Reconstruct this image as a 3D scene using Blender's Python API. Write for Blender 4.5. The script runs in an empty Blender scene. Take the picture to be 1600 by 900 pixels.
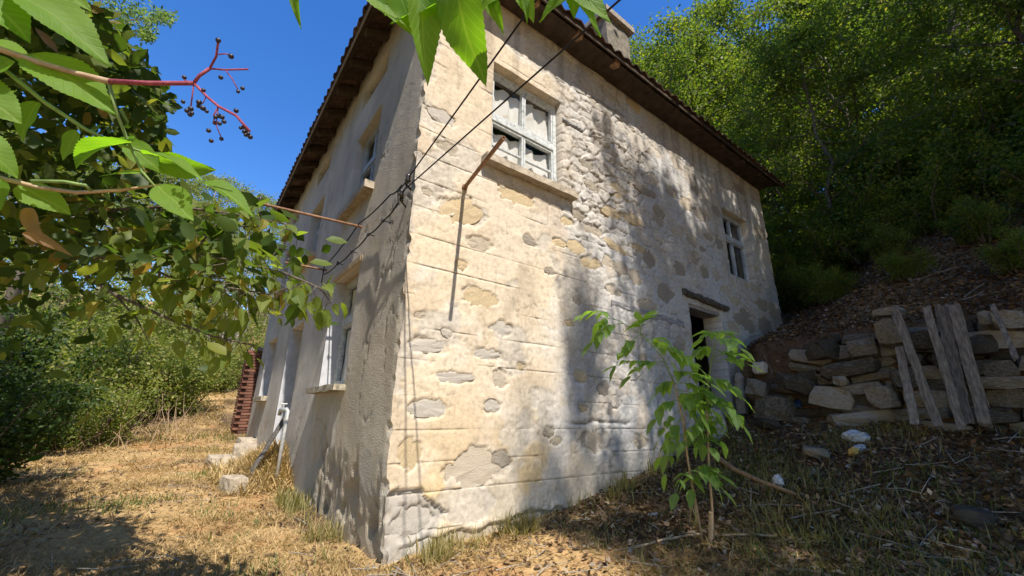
import bpy, bmesh, math, random
import numpy as np
from mathutils import Vector, Matrix, Quaternion
random.seed(7); rng = np.random.default_rng(7)
scene = bpy.context.scene
col = scene.collection

# ------------------------------------------------------------------ camera
W0, H0, FPX = 1600.0, 900.0, 648.0
CAM = np.array([-1.446, -3.636, 1.15])
YAW, PIT, ROL = 0.6448, 0.2994, 0.0178
_F = np.array([math.cos(PIT)*math.sin(YAW), math.cos(PIT)*math.cos(YAW), math.sin(PIT)])
_R = np.array([math.cos(YAW), -math.sin(YAW), 0.0]); _U = np.cross(_R, _F)
CR = math.cos(ROL)*_R + math.sin(ROL)*_U
CU = -math.sin(ROL)*_R + math.cos(ROL)*_U
CF = _F
cam_data = bpy.data.cameras.new('camera'); cam = bpy.data.objects.new('camera', cam_data); col.objects.link(cam)
cam_data.sensor_width = 36.0; cam_data.lens = FPX/W0*36.0; cam_data.clip_start = 0.02; cam_data.clip_end = 1000
cam.matrix_world = Matrix(((CR[0], CU[0], -CF[0], CAM[0]), (CR[1], CU[1], -CF[1], CAM[1]), (CR[2], CU[2], -CF[2], CAM[2]), (0, 0, 0, 1)))
scene.camera = cam

# ------------------------------------------------------------------ sky, sun, exposure
SUN = Vector((0.14, 1.0, -1.38)).normalized()          # the way the light travels
world = bpy.data.worlds.new('World'); scene.world = world; world.use_nodes = True
wn = world.node_tree.nodes; wl = world.node_tree.links
bg = wn['Background']; sky = wn.new('ShaderNodeTexSky'); sky.sky_type = 'NISHITA'; sky.sun_disc = False
sky.sun_elevation = math.asin(-SUN.z); sky.sun_rotation = math.atan2(-SUN.x, -SUN.y)
sky.altitude = 600; sky.air_density = 1.3; sky.dust_density = 0.15; sky.ozone_density = 4.0
hs = wn.new('ShaderNodeHueSaturation'); hs.inputs['Saturation'].default_value = 1.30; hs.inputs['Hue'].default_value = 0.512
wl.new(sky.outputs['Color'], hs.inputs['Color']); wl.new(hs.outputs['Color'], bg.inputs['Color']); bg.inputs['Strength'].default_value = 0.15
sd = bpy.data.lights.new('sun', 'SUN'); sd.energy = 5.0; sd.angle = math.radians(0.53); sd.color = (1.0, 0.93, 0.83)
so = bpy.data.objects.new('sun', sd); col.objects.link(so); so.rotation_euler = SUN.to_track_quat('-Z', 'Y').to_euler(); so.location = (0, -20, 30)
scene.view_settings.view_transform = 'Standard'; scene.view_settings.look = 'None'
scene.view_settings.gamma = 1.0; scene.view_settings.use_curve_mapping = False
scene.view_settings.exposure = 0.66

# ------------------------------------------------------------------ helpers
def ray(x, y):
    d = CF*FPX + CR*(x-800) - CU*(y-450); return d/np.linalg.norm(d)
def on_y(x, y, Y=0.0):
    d = ray(x, y); return CAM + d*((Y-CAM[1])/d[1])
def on_x(x, y, X=0.0):
    d = ray(x, y); return CAM + d*((X-CAM[0])/d[0])
def at_depth(x, y, D):
    d = ray(x, y); return CAM + d*(D/(d@CF))

def tag(o, label=None, cat=None, group=None, kind=None):
    if label: o['label'] = label
    if cat: o['category'] = cat
    if group: o['group'] = group
    if kind: o['kind'] = kind
    return o
def empty(name, loc=(0, 0, 0), label=None, cat=None, group=None):
    o = bpy.data.objects.new(name, None); col.objects.link(o); o.location = loc; o.empty_display_size = 0.1
    return tag(o, label, cat, group)
def link(name, me, parent=None, mat=None, loc=None):
    o = bpy.data.objects.new(name, me); col.objects.link(o)
    if mat and not me.materials: me.materials.append(mat)
    if parent is not None:
        o.parent = parent
        l = Vector((0, 0, 0)); p = parent
        while p is not None: l += p.location; p = p.parent
        o.location = -l                                   # meshes are modelled in world coordinates
    if loc is not None: o.location = Vector(loc) + (o.location if parent is not None else Vector((0, 0, 0)))
    return o

class MB:
    def __init__(s): s.v = []; s.f = []
    def add(s, vs, fs):
        b = len(s.v); s.v += [tuple(v) for v in vs]; s.f += [tuple(i+b for i in f) for f in fs]; return s
    def box(s, a, b, jit=0.0):
        x0, y0, z0 = a; x1, y1, z1 = b
        vs = [(x0,y0,z0),(x1,y0,z0),(x1,y1,z0),(x0,y1,z0),(x0,y0,z1),(x1,y0,z1),(x1,y1,z1),(x0,y1,z1)]
        if jit: vs = [tuple(c+random.uniform(-jit, jit) for c in v) for v in vs]
        return s.add(vs, [(0,3,2,1),(4,5,6,7),(0,1,5,4),(1,2,6,5),(2,3,7,6),(3,0,4,7)])
    def tube(s, pts, rad, n=6, cap=True):
        pts = [Vector(p) for p in pts]; k = len(pts)
        if not hasattr(rad, '__len__'): rad = [rad]*k
        b = len(s.v); up = Vector((0.13, 0.21, 0.97))
        for i, p in enumerate(pts):
            t = (pts[min(i+1, k-1)] - pts[max(i-1, 0)])
            if t.length < 1e-9: t = Vector((0, 0, 1))
            t.normalize(); a = t.cross(up)
            if a.length < 0.1: a = t.cross(Vector((1, 0, 0)))
            a.normalize(); c = t.cross(a)
            for j in range(n):
                an = 2*math.pi*j/n; s.v.append(tuple(p + (a*math.cos(an) + c*math.sin(an))*rad[i]))
        for i in range(k-1):
            for j in range(n):
                s.f.append((b+i*n+j, b+i*n+(j+1) % n, b+(i+1)*n+(j+1) % n, b+(i+1)*n+j))
        if cap: s.f.append(tuple(b+j for j in range(n))); s.f.append(tuple(b+(k-1)*n+n-1-j for j in range(n)))
        return s
    def bar(s, p, q, w, h, up=(0, 0, 1)):
        p = Vector(p); q = Vector(q); t = (q-p).normalized(); a = t.cross(Vector(up)).normalized(); c = a.cross(t)
        vs = []
        for e in (p, q):
            for sa, sc in ((-1,-1),(1,-1),(1,1),(-1,1)): vs.append(e + a*(sa*w/2) + c*(sc*h/2))
        return s.add(vs, [(0,1,2,3),(7,6,5,4),(0,4,5,1),(1,5,6,2),(2,6,7,3),(3,7,4,0)])
    def mesh(s, name='mesh', smooth=False, bevel=0.0):
        me = bpy.data.meshes.new(name); me.from_pydata(s.v, [], s.f)
        bm = bmesh.new(); bm.from_mesh(me); bmesh.ops.recalc_face_normals(bm, faces=bm.faces[:])
        if bevel: bmesh.ops.bevel(bm, geom=bm.edges[:], offset=bevel, segments=1, affect='EDGES')
        bm.to_mesh(me); bm.free()
        if smooth: me.polygons.foreach_set('use_smooth', [True]*len(me.polygons))
        me.update(); return me
    def build(s, name, mat, parent=None, smooth=False, bevel=0.0):
        return link(name, s.mesh(name, smooth, bevel), parent, mat)

def np_mesh(name, V, F, smooth=False, attrs=None, uv=None):
    """V (n,3), F (m,k) index arrays"""
    V = np.asarray(V, np.float32); F = np.asarray(F, np.int32); k = F.shape[1]
    me = bpy.data.meshes.new(name); me.vertices.add(len(V)); me.vertices.foreach_set('co', V.ravel())
    me.loops.add(F.size); me.loops.foreach_set('vertex_index', F.ravel())
    me.polygons.add(len(F)); me.polygons.foreach_set('loop_start', np.arange(0, F.size, k, dtype=np.int32))
    me.polygons.foreach_set('loop_total', np.full(len(F), k, np.int32))
    if smooth: me.polygons.foreach_set('use_smooth', np.ones(len(F), bool))
    for nm, (typ, arr) in (attrs or {}).items():
        a = me.attributes.new(nm, typ, 'POINT')
        if typ == 'FLOAT_COLOR':
            c = np.ones((len(V), 4), np.float32); c[:, :3] = arr; a.data.foreach_set('color', c.ravel())
        else: a.data.foreach_set('value', np.asarray(arr, np.float32))
    me.update(calc_edges=True); me.validate(); return me

def _h(i, j, s):
    n = (i*374761393 + j*668265263 + s*974634551) & 0xffffffff
    n = ((n ^ (n >> 13))*1274126177) & 0xffffffff
    return ((n ^ (n >> 16)) & 0xffff)/65535.0
def vnoise(x, y, s=0):
    x = np.asarray(x, float); y = np.asarray(y, float)
    i = np.floor(x).astype(np.int64); j = np.floor(y).astype(np.int64); u = x-i; v = y-j
    u = u*u*(3-2*u); v = v*v*(3-2*v)
    return (_h(i,j,s)*(1-u)+_h(i+1,j,s)*u)*(1-v) + (_h(i,j+1,s)*(1-u)+_h(i+1,j+1,s)*u)*v
def fbm(x, y, sc=1.0, o=4, s=0):
    t = 0; a = 0.5; n = 0
    for k in range(o): t = t + a*vnoise(np.asarray(x)*sc*2**k + 17.3*k, np.asarray(y)*sc*2**k - 9.1*k, s+k); n += a; a *= 0.5
    return t/n
def rubble(x, y, cx, cy, s=0):
    """irregular packed stones: edge distance, cell tone"""
    x = np.asarray(x, float)/cx; y = np.asarray(y, float)/cy; x = x + (fbm(x, y, .9, 3, s+50)-.5)*.8; y = y + (fbm(x, y, .9, 3, s+60)-.5)*.8
    i = np.floor(x).astype(np.int64); j = np.floor(y).astype(np.int64); f1 = np.full(x.shape, 9.0); f2 = np.full(x.shape, 9.0); tone = np.zeros(x.shape)
    for a in (-1, 0, 1):
        for b in (-1, 0, 1):
            px = i+a+.1+.8*_h(i+a, j+b, s+1); py = j+b+.1+.8*_h(i+a, j+b, s+2); d = np.hypot(x-px, y-py); t = _h(i+a, j+b, s+3); near = d < f1
            f2 = np.where(near, f1, np.minimum(f2, d)); tone = np.where(near, t, tone); f1 = np.where(near, d, f1)
    return f2-f1, tone
def sstep(a, b, x):
    t = np.clip((np.asarray(x, float)-a)/(b-a), 0, 1); return t*t*(3-2*t)

# ------------------------------------------------------------------ materials
class NT:
    def __init__(s, name):
        s.m = bpy.data.materials.new(name); s.m.use_nodes = True; s.n = s.m.node_tree.nodes; s.l = s.m.node_tree.links
        s.b = s.n['Principled BSDF']; s.out = s.n['Material Output']; s.b.inputs['Roughness'].default_value = 0.85
        s.b.inputs['Specular IOR Level'].default_value = 0.25
    def add(s, t, **kw):
        n = s.n.new(t)
        for k, v in kw.items():
            if k in n.inputs: n.inputs[k].default_value = v
            else: setattr(n, k, v)
        return n
    def lk(s, a, b): s.l.new(a, b)
    def coord(s, kind='Object', scale=(1, 1, 1)):
        tc = s.add('ShaderNodeTexCoord'); mp = s.add('ShaderNodeMapping'); mp.inputs['Scale'].default_value = scale
        s.lk(tc.outputs[kind], mp.inputs['Vector']); return mp.outputs['Vector']
    def noise(s, vec, scale, detail=4, rough=0.6):
        n = s.add('ShaderNodeTexNoise'); n.inputs['Scale'].default_value = scale; n.inputs['Detail'].default_value = detail; n.inputs['Roughness'].default_value = rough
        if vec is not None: s.lk(vec, n.inputs['Vector'])
        return n.outputs['Fac']
    def ramp(s, fac, stops):
        r = s.add('ShaderNodeValToRGB'); e = r.color_ramp.elements
        while len(e) < len(stops): e.new(0.5)
        for i, (p, c) in enumerate(stops):
            e[i].position = p; e[i].color = (c[0], c[1], c[2], 1) if hasattr(c, '__len__') else (c, c, c, 1)
        s.lk(fac, r.inputs['Fac']); return r.outputs['Color']
    def mix(s, fac, a, b, mode='MIX'):
        m = s.add('ShaderNodeMix', data_type='RGBA', blend_type=mode)
        for i, v in ((0, fac), (6, a), (7, b)):
            if hasattr(v, 'is_linked') or hasattr(v, 'links'): s.lk(v, m.inputs[i])
            elif i == 0: m.inputs[0].default_value = v
            else: m.inputs[i].default_value = (v[0], v[1], v[2], 1)
        return m.outputs[2]
    def bump(s, h, strength=0.4, dist=0.01, prev=None):
        b = s.add('ShaderNodeBump'); b.inputs['Strength'].default_value = strength; b.inputs['Distance'].default_value = dist
        s.lk(h, b.inputs['Height'])
        if prev is not None: s.lk(prev, b.inputs['Normal'])
        s.lk(b.outputs['Normal'], s.b.inputs['Normal']); return b.outputs['Normal']
    def color(s, c): s.lk(c, s.b.inputs['Base Color'])

def simple(name, stops, scale=8, detail=5, bump=0.3, bdist=0.01, rough=0.85, stretch=(1, 1, 1), rnd=0.0, bscale=None, metal=0.0, spec=0.25):
    t = NT(name); v = t.coord('Object', stretch); n = t.noise(v, scale, detail)
    if rnd:
        oi = t.add('ShaderNodeObjectInfo'); ma = t.add('ShaderNodeMath', operation='MULTIPLY_ADD'); ma.inputs[1].default_value = rnd; ma.inputs[2].default_value = -rnd/2
        t.lk(oi.outputs['Random'], ma.inputs[0]); ad = t.add('ShaderNodeMath', operation='ADD'); t.lk(n, ad.inputs[0]); t.lk(ma.outputs[0], ad.inputs[1]); f = ad.outputs[0]
    else: f = n
    t.color(t.ramp(f, stops)); t.b.inputs['Roughness'].default_value = rough; t.b.inputs['Metallic'].default_value = metal
    t.b.inputs['Specular IOR Level'].default_value = spec
    if bump: t.bump(t.noise(v, bscale or scale*6, 5, 0.7), bump, bdist)
    return t.m

def leaf_mat(name, stops, trans=0.45, rough=0.5, tcol=1.6):
    t = NT(name); at = t.add('ShaderNodeAttribute'); at.attribute_name = 'lv'
    c = t.ramp(at.outputs['Fac'], stops); t.color(c); t.b.inputs['Roughness'].default_value = rough
    tr = t.add('ShaderNodeBsdfTranslucent'); g = t.mix(1.0, c, (1.25*tcol, 1.35*tcol, 0.5*tcol), 'MULTIPLY'); t.lk(g, tr.inputs['Color'])
    mx = t.add('ShaderNodeMixShader'); mx.inputs[0].default_value = trans
    t.lk(t.b.outputs[0], mx.inputs[1]); t.lk(tr.outputs[0], mx.inputs[2]); t.lk(mx.outputs[0], t.out.inputs[0]); return t.m

def big_leaf_mat(name, c0, c1, vein, spots=0.0):
    t = NT(name); tc = t.add('ShaderNodeTexCoord'); sp = t.add('ShaderNodeSeparateXYZ'); t.lk(tc.outputs['UV'], sp.inputs[0])
    def mth(op, a, b=None, c=None):
        m = t.add('ShaderNodeMath', operation=op)
        for i, v in enumerate((a, b, c)):
            if v is None: continue
            if isinstance(v, (int, float)): m.inputs[i].default_value = v
            else: t.lk(v, m.inputs[i])
        return m.outputs[0]
    ax = mth('ABSOLUTE', mth('SUBTRACT', sp.outputs['X'], 0.5))
    rib = mth('SMOOTH_MIN', mth('MULTIPLY', ax, 22.0), 1.0, 0.2)
    s = mth('SUBTRACT', mth('MULTIPLY', sp.outputs['Y'], 8.0), mth('MULTIPLY', ax, 6.5))
    lat = mth('ABSOLUTE', mth('SUBTRACT', mth('FRACT', s), 0.5)); lat = mth('MINIMUM', mth('MULTIPLY', lat, 9.0), 1.0)
    v = mth('MINIMUM', rib, mth('ADD', mth('MULTIPLY', lat, 0.65), 0.35))
    n = t.noise(t.coord('Object'), 35, 4)
    oi = t.add('ShaderNodeObjectInfo'); nn = mth('ADD', mth('MULTIPLY', n, 0.6), mth('MULTIPLY', oi.outputs['Random'], 0.5))
    base = t.mix(nn, c0, c1); c = t.mix(v, vein, base); sp1 = t.ramp(t.noise(t.coord('Object'), 7, 5, .7), [(0.66, 0.0), (0.70, 1.0)]); c = t.mix(sp1, c, (c1[0]*1.6, c1[1]*.75, c1[2]*1.2)); t.color(c); t.b.inputs['Roughness'].default_value = 0.55; t.b.inputs['Specular IOR Level'].default_value = 0.3
    hb = t.noise(t.coord('Object'), 160, 3); t.bump(mth('ADD', v, mth('MULTIPLY', hb, 0.5)), 0.5, 0.0015)
    tr = t.add('ShaderNodeBsdfTranslucent'); t.lk(t.mix(1.0, c, (2.9, 3.0, 0.9), 'MULTIPLY'), tr.inputs['Color'])
    mx = t.add('ShaderNodeMixShader'); mx.inputs[0].default_value = 0.5
    t.lk(t.b.outputs[0], mx.inputs[1]); t.lk(tr.outputs[0], mx.inputs[2]); t.lk(mx.outputs[0], t.out.inputs[0]); return t.m

def vcol_mat(name, fine=((0.2, 0.62), (0.5, 1.0), (0.8, 1.22)), scale=22, bumps=((30, 0.35, 0.012), (140, 0.35, 0.004)), rough=0.92, voro=None):
    t = NT(name); at = t.add('ShaderNodeAttribute'); at.attribute_name = 'Col'; v = t.coord('Object')
    n = t.noise(v, scale, 6, 0.7); c = t.mix(1.0, at.outputs['Color'], t.ramp(n, fine), 'MULTIPLY'); t.color(c); t.b.inputs['Roughness'].default_value = rough
    t.b.inputs['Specular IOR Level'].default_value = 0.1
    p = None
    for sc, st, d in bumps: p = t.bump(t.noise(v, sc, 4, 0.65), st, d, p)
    if voro:
        vo = t.add('ShaderNodeTexVoronoi'); vo.inputs['Scale'].default_value = voro[0]; t.lk(v, vo.inputs['Vector'])
        mm = t.add('ShaderNodeMath', operation='SUBTRACT'); mm.inputs[0].default_value = 0.7; t.lk(vo.outputs['Distance'], mm.inputs[1])
        p = t.bump(mm.outputs[0], voro[1], voro[2], p)
    return t.m

M = {}
M['plaster'] = vcol_mat('lime_plaster')
M['roughcast'] = vcol_mat('roughcast_render', fine=((0.25, 0.55), (0.5, 1.0), (0.75, 1.35)), scale=90, bumps=((140, 0.5, 0.005),), voro=(80, 0.65, 0.007))
M['earth'] = vcol_mat('earth', scale=14, fine=((0.2, 0.45), (0.5, 1.0), (0.8, 1.4)), bumps=((12, 0.7, 0.05), (60, 0.7, 0.015)))
M['back_wall'] = simple('grey_render', [(0.3, (.30, .28, .25)), (0.7, (.42, .40, .36))], 3)
M['stone'] = simple('wall_stone', [(0.25, (.32, .275, .21)), (0.4, (.42, .36, .28)), (0.55, (.50, .42, .31)), (0.7, (.47, .41, .33)), (0.85, (.56, .48, .37))], 18, rnd=0.6, bump=0.8, bdist=0.015, bscale=26)
M['ochre_stone'] = simple('ochre_stone', [(0.3, (.40, .29, .16)), (0.5, (.52, .41, .25)), (0.7, (.60, .50, .35))], 16, bump=0.7, bdist=0.012, bscale=30)
M['grey_stone'] = simple('grey_stone', [(0.3, (.36, .33, .285)), (0.5, (.51, .465, .40)), (0.7, (.64, .58, .49))], 30, bump=0.8, bdist=0.012, bscale=40)
M['dark_stone'] = simple('dark_stone', [(0.3, (.22, .185, .15)), (0.5, (.31, .27, .215)), (0.7, (.42, .37, .30))], 16, bump=0.8, bdist=0.012, bscale=30)
M['rubble'] = simple('rubble_stone', [(0.25, (.05, .043, .032)), (0.42, (.11, .095, .07)), (0.55, (.15, .14, .115)), (0.68, (.22, .185, .13)), (0.85, (.30, .27, .22))], 11, rnd=0.7, bump=0.8, bdist=0.02, bscale=22)
M['concrete'] = simple('old_concrete', [(0.3, (.24, .20, .15)), (0.5, (.38, .32, .24)), (0.7, (.52, .45, .34))], 11, bump=0.6, bscale=60, bdist=0.008)
M['mossy'] = simple('weathered_concrete', [(0.3, (.10, .09, .07)), (0.5, (.34, .30, .22)), (0.7, (.55, .48, .36))], 14, bump=0.8, bscale=50)
M['paint'] = simple('flaking_white_paint', [(0.3, (.22, .23, .22)), (0.45, (.44, .46, .45)), (0.7, (.60, .63, .63))], 22, stretch=(1, 1, 1), bump=0.4, bscale=80, bdist=0.004, rough=0.6)
M['bluepaint'] = simple('pale_blue_paint', [(0.3, (.26, .30, .33)), (0.7, (.46, .50, .53))], 10, bump=0.3, bscale=80, bdist=0.004, rough=0.6)
M['whitewash'] = simple('whitewashed_reveal', [(0.3, (.38, .38, .39)), (0.7, (.55, .555, .58))], 5, bump=0.3, bscale=50, bdist=0.006)
M['lintel'] = simple('tan_render', [(0.3, (.40, .31, .20)), (0.7, (.55, .44, .30))], 8, bump=0.4, bscale=60)
M['dark_wood'] = simple('dark_eave_wood', [(0.3, (.035, .025, .018)), (0.7, (.09, .064, .045))], 6, stretch=(1, 1, 1), bump=0.5, bscale=50)
M['log_end'] = simple('sawn_log', [(0.3, (.22, .13, .07)), (0.7, (.40, .26, .15))], 18, bump=0.4)
M['grey_wood'] = simple('weathered_grey_wood', [(0.25, (.10, .09, .078)), (0.5, (.22, .20, .175)), (0.75, (.38, .35, .31))], 12, stretch=(4, 4, 0.5), rnd=0.35, bump=0.8, bscale=30, bdist=0.01)
M['old_timber'] = simple('old_timber', [(0.25, (.12, .11, .10)), (0.5, (.30, .29, .29)), (0.75, (.46, .45, .45))], 14, stretch=(0.5, 4, 6), bump=0.9, bscale=30, bdist=0.012)
M['black_timber'] = simple('rotten_timber', [(0.25, (.03, .028, .025)), (0.5, (.10, .09, .08)), (0.8, (.28, .26, .24))], 16, stretch=(0.5, 4, 6), bump=0.9, bscale=30, bdist=0.015)
M['tile'] = simple('clay_tile', [(0.25, (.05, .035, .028)), (0.5, (.115, .068, .048)), (0.75, (.20, .13, .095))], 9, rnd=0.35, bump=0.5, bscale=60)
M['brick'] = simple('red_brick', [(0.3, (.10, .045, .032)), (0.7, (.23, .105, .07))], 9, rnd=0.4, bump=0.5, bscale=60)
M['rust'] = simple('rusty_iron', [(0.3, (.16, .085, .045)), (0.6, (.30, .17, .10)), (0.8, (.42, .28, .18))], 30, bump=0.5, bscale=120, bdist=0.003, rough=0.75)
M['steel'] = simple('galvanised_pipe', [(0.3, (.40, .40, .39)), (0.7, (.62, .62, .60))], 20, bump=0.2, rough=0.5, metal=0.5)
M['black'] = simple('black_rubber', [(0.3, (.012, .012, .013)), (0.7, (.03, .03, .03))], 20, bump=0.2, rough=0.55)
M['porcelain'] = simple('dark_porcelain', [(0.3, (.03, .025, .022)), (0.7, (.06, .05, .045))], 20, bump=0, rough=0.2, spec=0.5)
M['cloth'] = simple('dirty_curtain', [(0.26, (.55, .48, .40)), (0.36, (.78, .77, .74)), (0.6, (.86, .87, .88))], 3, bump=0.2, bscale=9, bdist=0.02)
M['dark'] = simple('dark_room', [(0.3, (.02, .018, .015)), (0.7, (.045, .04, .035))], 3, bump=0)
M['bark'] = simple('bark', [(0.3, (.07, .055, .042)), (0.55, (.17, .14, .11)), (0.8, (.30, .26, .21))], 14, stretch=(3, 3, 0.6), bump=0.9, bscale=26, bdist=0.02)
M['pale_bark'] = simple('pale_bark', [(0.3, (.20, .17, .14)), (0.7, (.42, .38, .32))], 14, stretch=(3, 3, 0.6), bump=0.6, bscale=40, bdist=0.01)
M['tan_stem'] = simple('tan_elder_stem', [(0.3, (.30, .20, .12)), (0.7, (.50, .38, .25))], 40, bump=0.4, bscale=150, bdist=0.002)
M['green_stem'] = simple('green_stem', [(0.3, (.14, .22, .06)), (0.7, (.26, .36, .12))], 40, bump=0.2, rough=0.5)
M['red_stem'] = simple('magenta_stem', [(0.3, (.24, .035, .07)), (0.7, (.42, .11, .15))], 90, bump=0.5, rough=0.6)
M['berry'] = simple('black_berry', [(0.3, (.008, .006, .012)), (0.7, (.03, .022, .04))], 200, bump=0.4, bscale=300, bdist=.001, rough=0.35, spec=0.5)
M['plastic'] = simple('white_plastic', [(0.3, (.30, .32, .35)), (0.7, (.60, .62, .64))], 12, bump=0.6, bscale=30, rough=0.35, spec=0.5)
M['yellow_plastic'] = simple('yellow_plastic', [(0.3, (.50, .30, .06)), (0.7, (.70, .48, .14))], 12, bump=0.4, rough=0.4, spec=0.5)
M['blue_plastic'] = simple('blue_plastic', [(0.3, (.015, .04, .16)), (0.7, (.03, .08, .28))], 12, bump=0.2, rough=0.25, spec=0.5)
G1 = [(0.0, (.045, .085, .014)), (0.4, (.095, .145, .024)), (0.7, (.16, .20, .036)), (0.9, (.25, .245, .05)), (1.0, (.28, .19, .05))]
M['leaf_orchard'] = leaf_mat('orchard_leaf', [(0.0, (.028, .055, .010)), (0.5, (.06, .10, .018)), (0.8, (.12, .16, .03)), (0.96, (.19, .20, .04)), (1.0, (.24, .15, .05))], 0.5)
M['leaf_forest'] = leaf_mat('forest_leaf', G1, 0.45)
M['leaf_shaded'] = leaf_mat('shaded_leaf', [(0.0, (.020, .042, .010)), (0.5, (.036, .070, .015)), (0.9, (.065, .105, .022)), (1.0, (.15, .11, .03))], 0.35)  # shade put into the leaf colour, for the shaded shrubs on the left
M['leaf_bush'] = leaf_mat('bush_leaf', [(0.0, (.08, .12, .026)), (0.4, (.15, .19, .042)), (0.75, (.25, .26, .07)), (0.9, (.34, .30, .10)), (1.0, (.38, .26, .11))], 0.4)
M['leaf_pale'] = leaf_mat('pale_leaf', [(0.0, (.10, .16, .06)), (1.0, (.20, .27, .11))], 0.4)
M['leaf_mid'] = big_leaf_mat('branch_leaf', (.06, .115, .018), (.16, .19, .04), (.18, .22, .06))
M['leaf_yellow'] = big_leaf_mat('yellowing_leaf', (.15, .18, .03), (.30, .22, .05), (.35, .30, .10))
M['leaf_elder'] = big_leaf_mat('elder_leaf', (.085, .185, .014), (.125, .225, .020), (.16, .26, .04))
M['leaf_sapling'] = big_leaf_mat('sapling_leaf', (.09, .17, .045), (.17, .27, .075), (.20, .29, .12))
M['leaf_dry'] = big_leaf_mat('dry_leaf', (.16, .095, .06), (.26, .17, .115), (.28, .19, .13))
M['straw'] = leaf_mat('dry_grass', [(0.0, (.25, .155, .067)), (0.5, (.46, .325, .152)), (0.85, (.60, .46, .25)), (0.93, (.22, .25, .07)), (1.0, (.11, .19, .04))], 0.25, 0.7, 0.8)
M['litter'] = leaf_mat('leaf_litter', [(0.0, (.05, .032, .020)), (0.4, (.13, .075, .042)), (0.7, (.22, .13, .07)), (0.9, (.30, .21, .13)), (1.0, (.40, .36, .30))], 0.15, 0.7, 0.8)
M['weed'] = leaf_mat('weed_grass', [(0.0, (.05, .08, .02)), (0.5, (.10, .14, .035)), (0.8, (.22, .20, .08)), (1.0, (.34, .26, .13))], 0.3, 0.6)
def glass():
    t = NT('window_glass'); g = t.add('ShaderNodeBsdfGlossy'); g.inputs['Roughness'].default_value = 0.06; g.inputs['Color'].default_value = (.9, .95, 1, 1)
    tr = t.add('ShaderNodeBsdfTransparent'); tr.inputs['Color'].default_value = (.93, .92, .89, 1)
    n = t.noise(t.coord('Object'), 4, 2); b = t.add('ShaderNodeBump'); b.inputs['Strength'].default_value = 0.15; b.inputs['Distance'].default_value = 0.02; t.lk(n, b.inputs['Height']); t.lk(b.outputs[0], g.inputs['Normal'])
    mx = t.add('ShaderNodeMixShader'); mx.inputs[0].default_value = 0.20; t.lk(tr.outputs[0], mx.inputs[1]); t.lk(g.outputs[0], mx.inputs[2]); t.lk(mx.outputs[0], t.out.inputs[0]); return t.m
M['glass'] = glass()

# ------------------------------------------------------------------ terrain
HX, HY, EZ = 8.95, 9.8, 6.62        # house footprint and eave height
def xr(y):                          # foot line of the dry stone wall
    return 5.5 + 0.08*(np.asarray(y, float)+3.3)
def terrain(x, y):
    x = np.asarray(x, float); y = np.asarray(y, float)
    base = np.interp(y, [-80, -10, -3.6, -1.5, 0, 3, 9, 12, 16, 25, 60, 200], [-4, -0.9, -.32, -.14, -.02, .06, .33, .72, 1.6, 4.2, 14, 22])
    base = base*np.where(y < 0, 1-sstep(1.0, 4.0, x), 1.0)
    e = np.interp(x, [-200, -60, -8, -3, 0, 1.35, 2, 3, 4, 4.9, 5.4, 6.0], [-6, -3, -.35, 0, 0, .1, .17, .33, .58, .88, 1.08, 1.2])
    d = x - xr(y) - np.where(y > -0.55, 0.55*sstep(-0.55, -0.15, y), 0)
    bank = 1.12*sstep(0.02, 0.42, d) + np.interp(d, [0, .4, 3.4, 12, 40, 90, 200], [0, .1, 1.25, 5.2, 17, 27, 30])
    bank = bank + sstep(-.6, -2.2, y)*np.interp(d, [0, .5, 3, 9, 30, 90], [0, .05, .6, 2.0, 4, 5])
    m = 0.42*np.exp(-((y-4.4)/0.85)**2 - ((x+0.05)/0.40)**2)
    return base + e + bank + m
def tz(x, y): return float(terrain(x, y))
def axis(lo, hi, step, far_lo, far_hi):
    a = list(np.arange(lo, hi+1e-6, step)); s = step
    while a[-1] < far_hi: s *= 1.18; a.append(a[-1]+s)
    s = step
    while a[0] > far_lo: s *= 1.18; a.insert(0, a[0]-s)
    return np.array(a)
gx = axis(-4.5, 7.5, 0.05, -220, 220); gy = axis(-4.5, 9.0, 0.06, -120, 260)
XX, YY = np.meshgrid(gx, gy, indexing='ij'); n0, n1 = XX.shape
ZZ = terrain(XX, YY)
ZZ = ZZ + (fbm(XX, YY, 1.3, 4, 5)-0.5)*0.12 + (fbm(XX, YY, 7, 3, 9)-0.5)*0.05
hill = sstep(5, 9, XX); ZZ = ZZ + hill*(fbm(XX, YY, 0.25, 4, 15)-0.5)*0.9
inside = (XX > 0.15) & (XX < HX-0.15) & (YY > 0.15) & (YY < HY-0.15); ZZ = np.where(inside, np.minimum(ZZ, 0.1+0*ZZ)-0.3, ZZ)
straw = np.array([.43, .29, .137]); soil = np.array([.085, .060, .042]); red = np.array([.33, .15, .065]); duff = np.array([.14, .085, .05])
mk = sstep(0.42, 0.62, fbm(XX, YY, 0.9, 5, 21) + 0.22*(1-sstep(-0.5, 3.0, XX+0.4*YY)) - 0.20*sstep(1.5, 4, XX) + 0.10)
rk = sstep(0.55, 0.72, fbm(XX, YY, 1.7, 4, 31))
C = soil + (straw-soil)*mk[..., None]; C = C + (red-C)*(rk*0.55*mk)[..., None]; C = C + (duff-C)*(sstep(2, 5, XX)*0.6)[..., None]
I = np.arange(n0*n1).reshape(n0, n1); F = np.stack([I[:-1, :-1], I[1:, :-1], I[1:, 1:], I[:-1, 1:]], -1).reshape(-1, 4)
g = link('ground', np_mesh('ground', np.stack([XX, YY, ZZ], -1).reshape(-1, 3), F, True, {'Col': ('FLOAT_COLOR', C.reshape(-1, 3))}), None, M['earth'])
tag(g, 'dry grassy path and earth slope rising to the wooded hill', 'ground', kind='structure')

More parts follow.
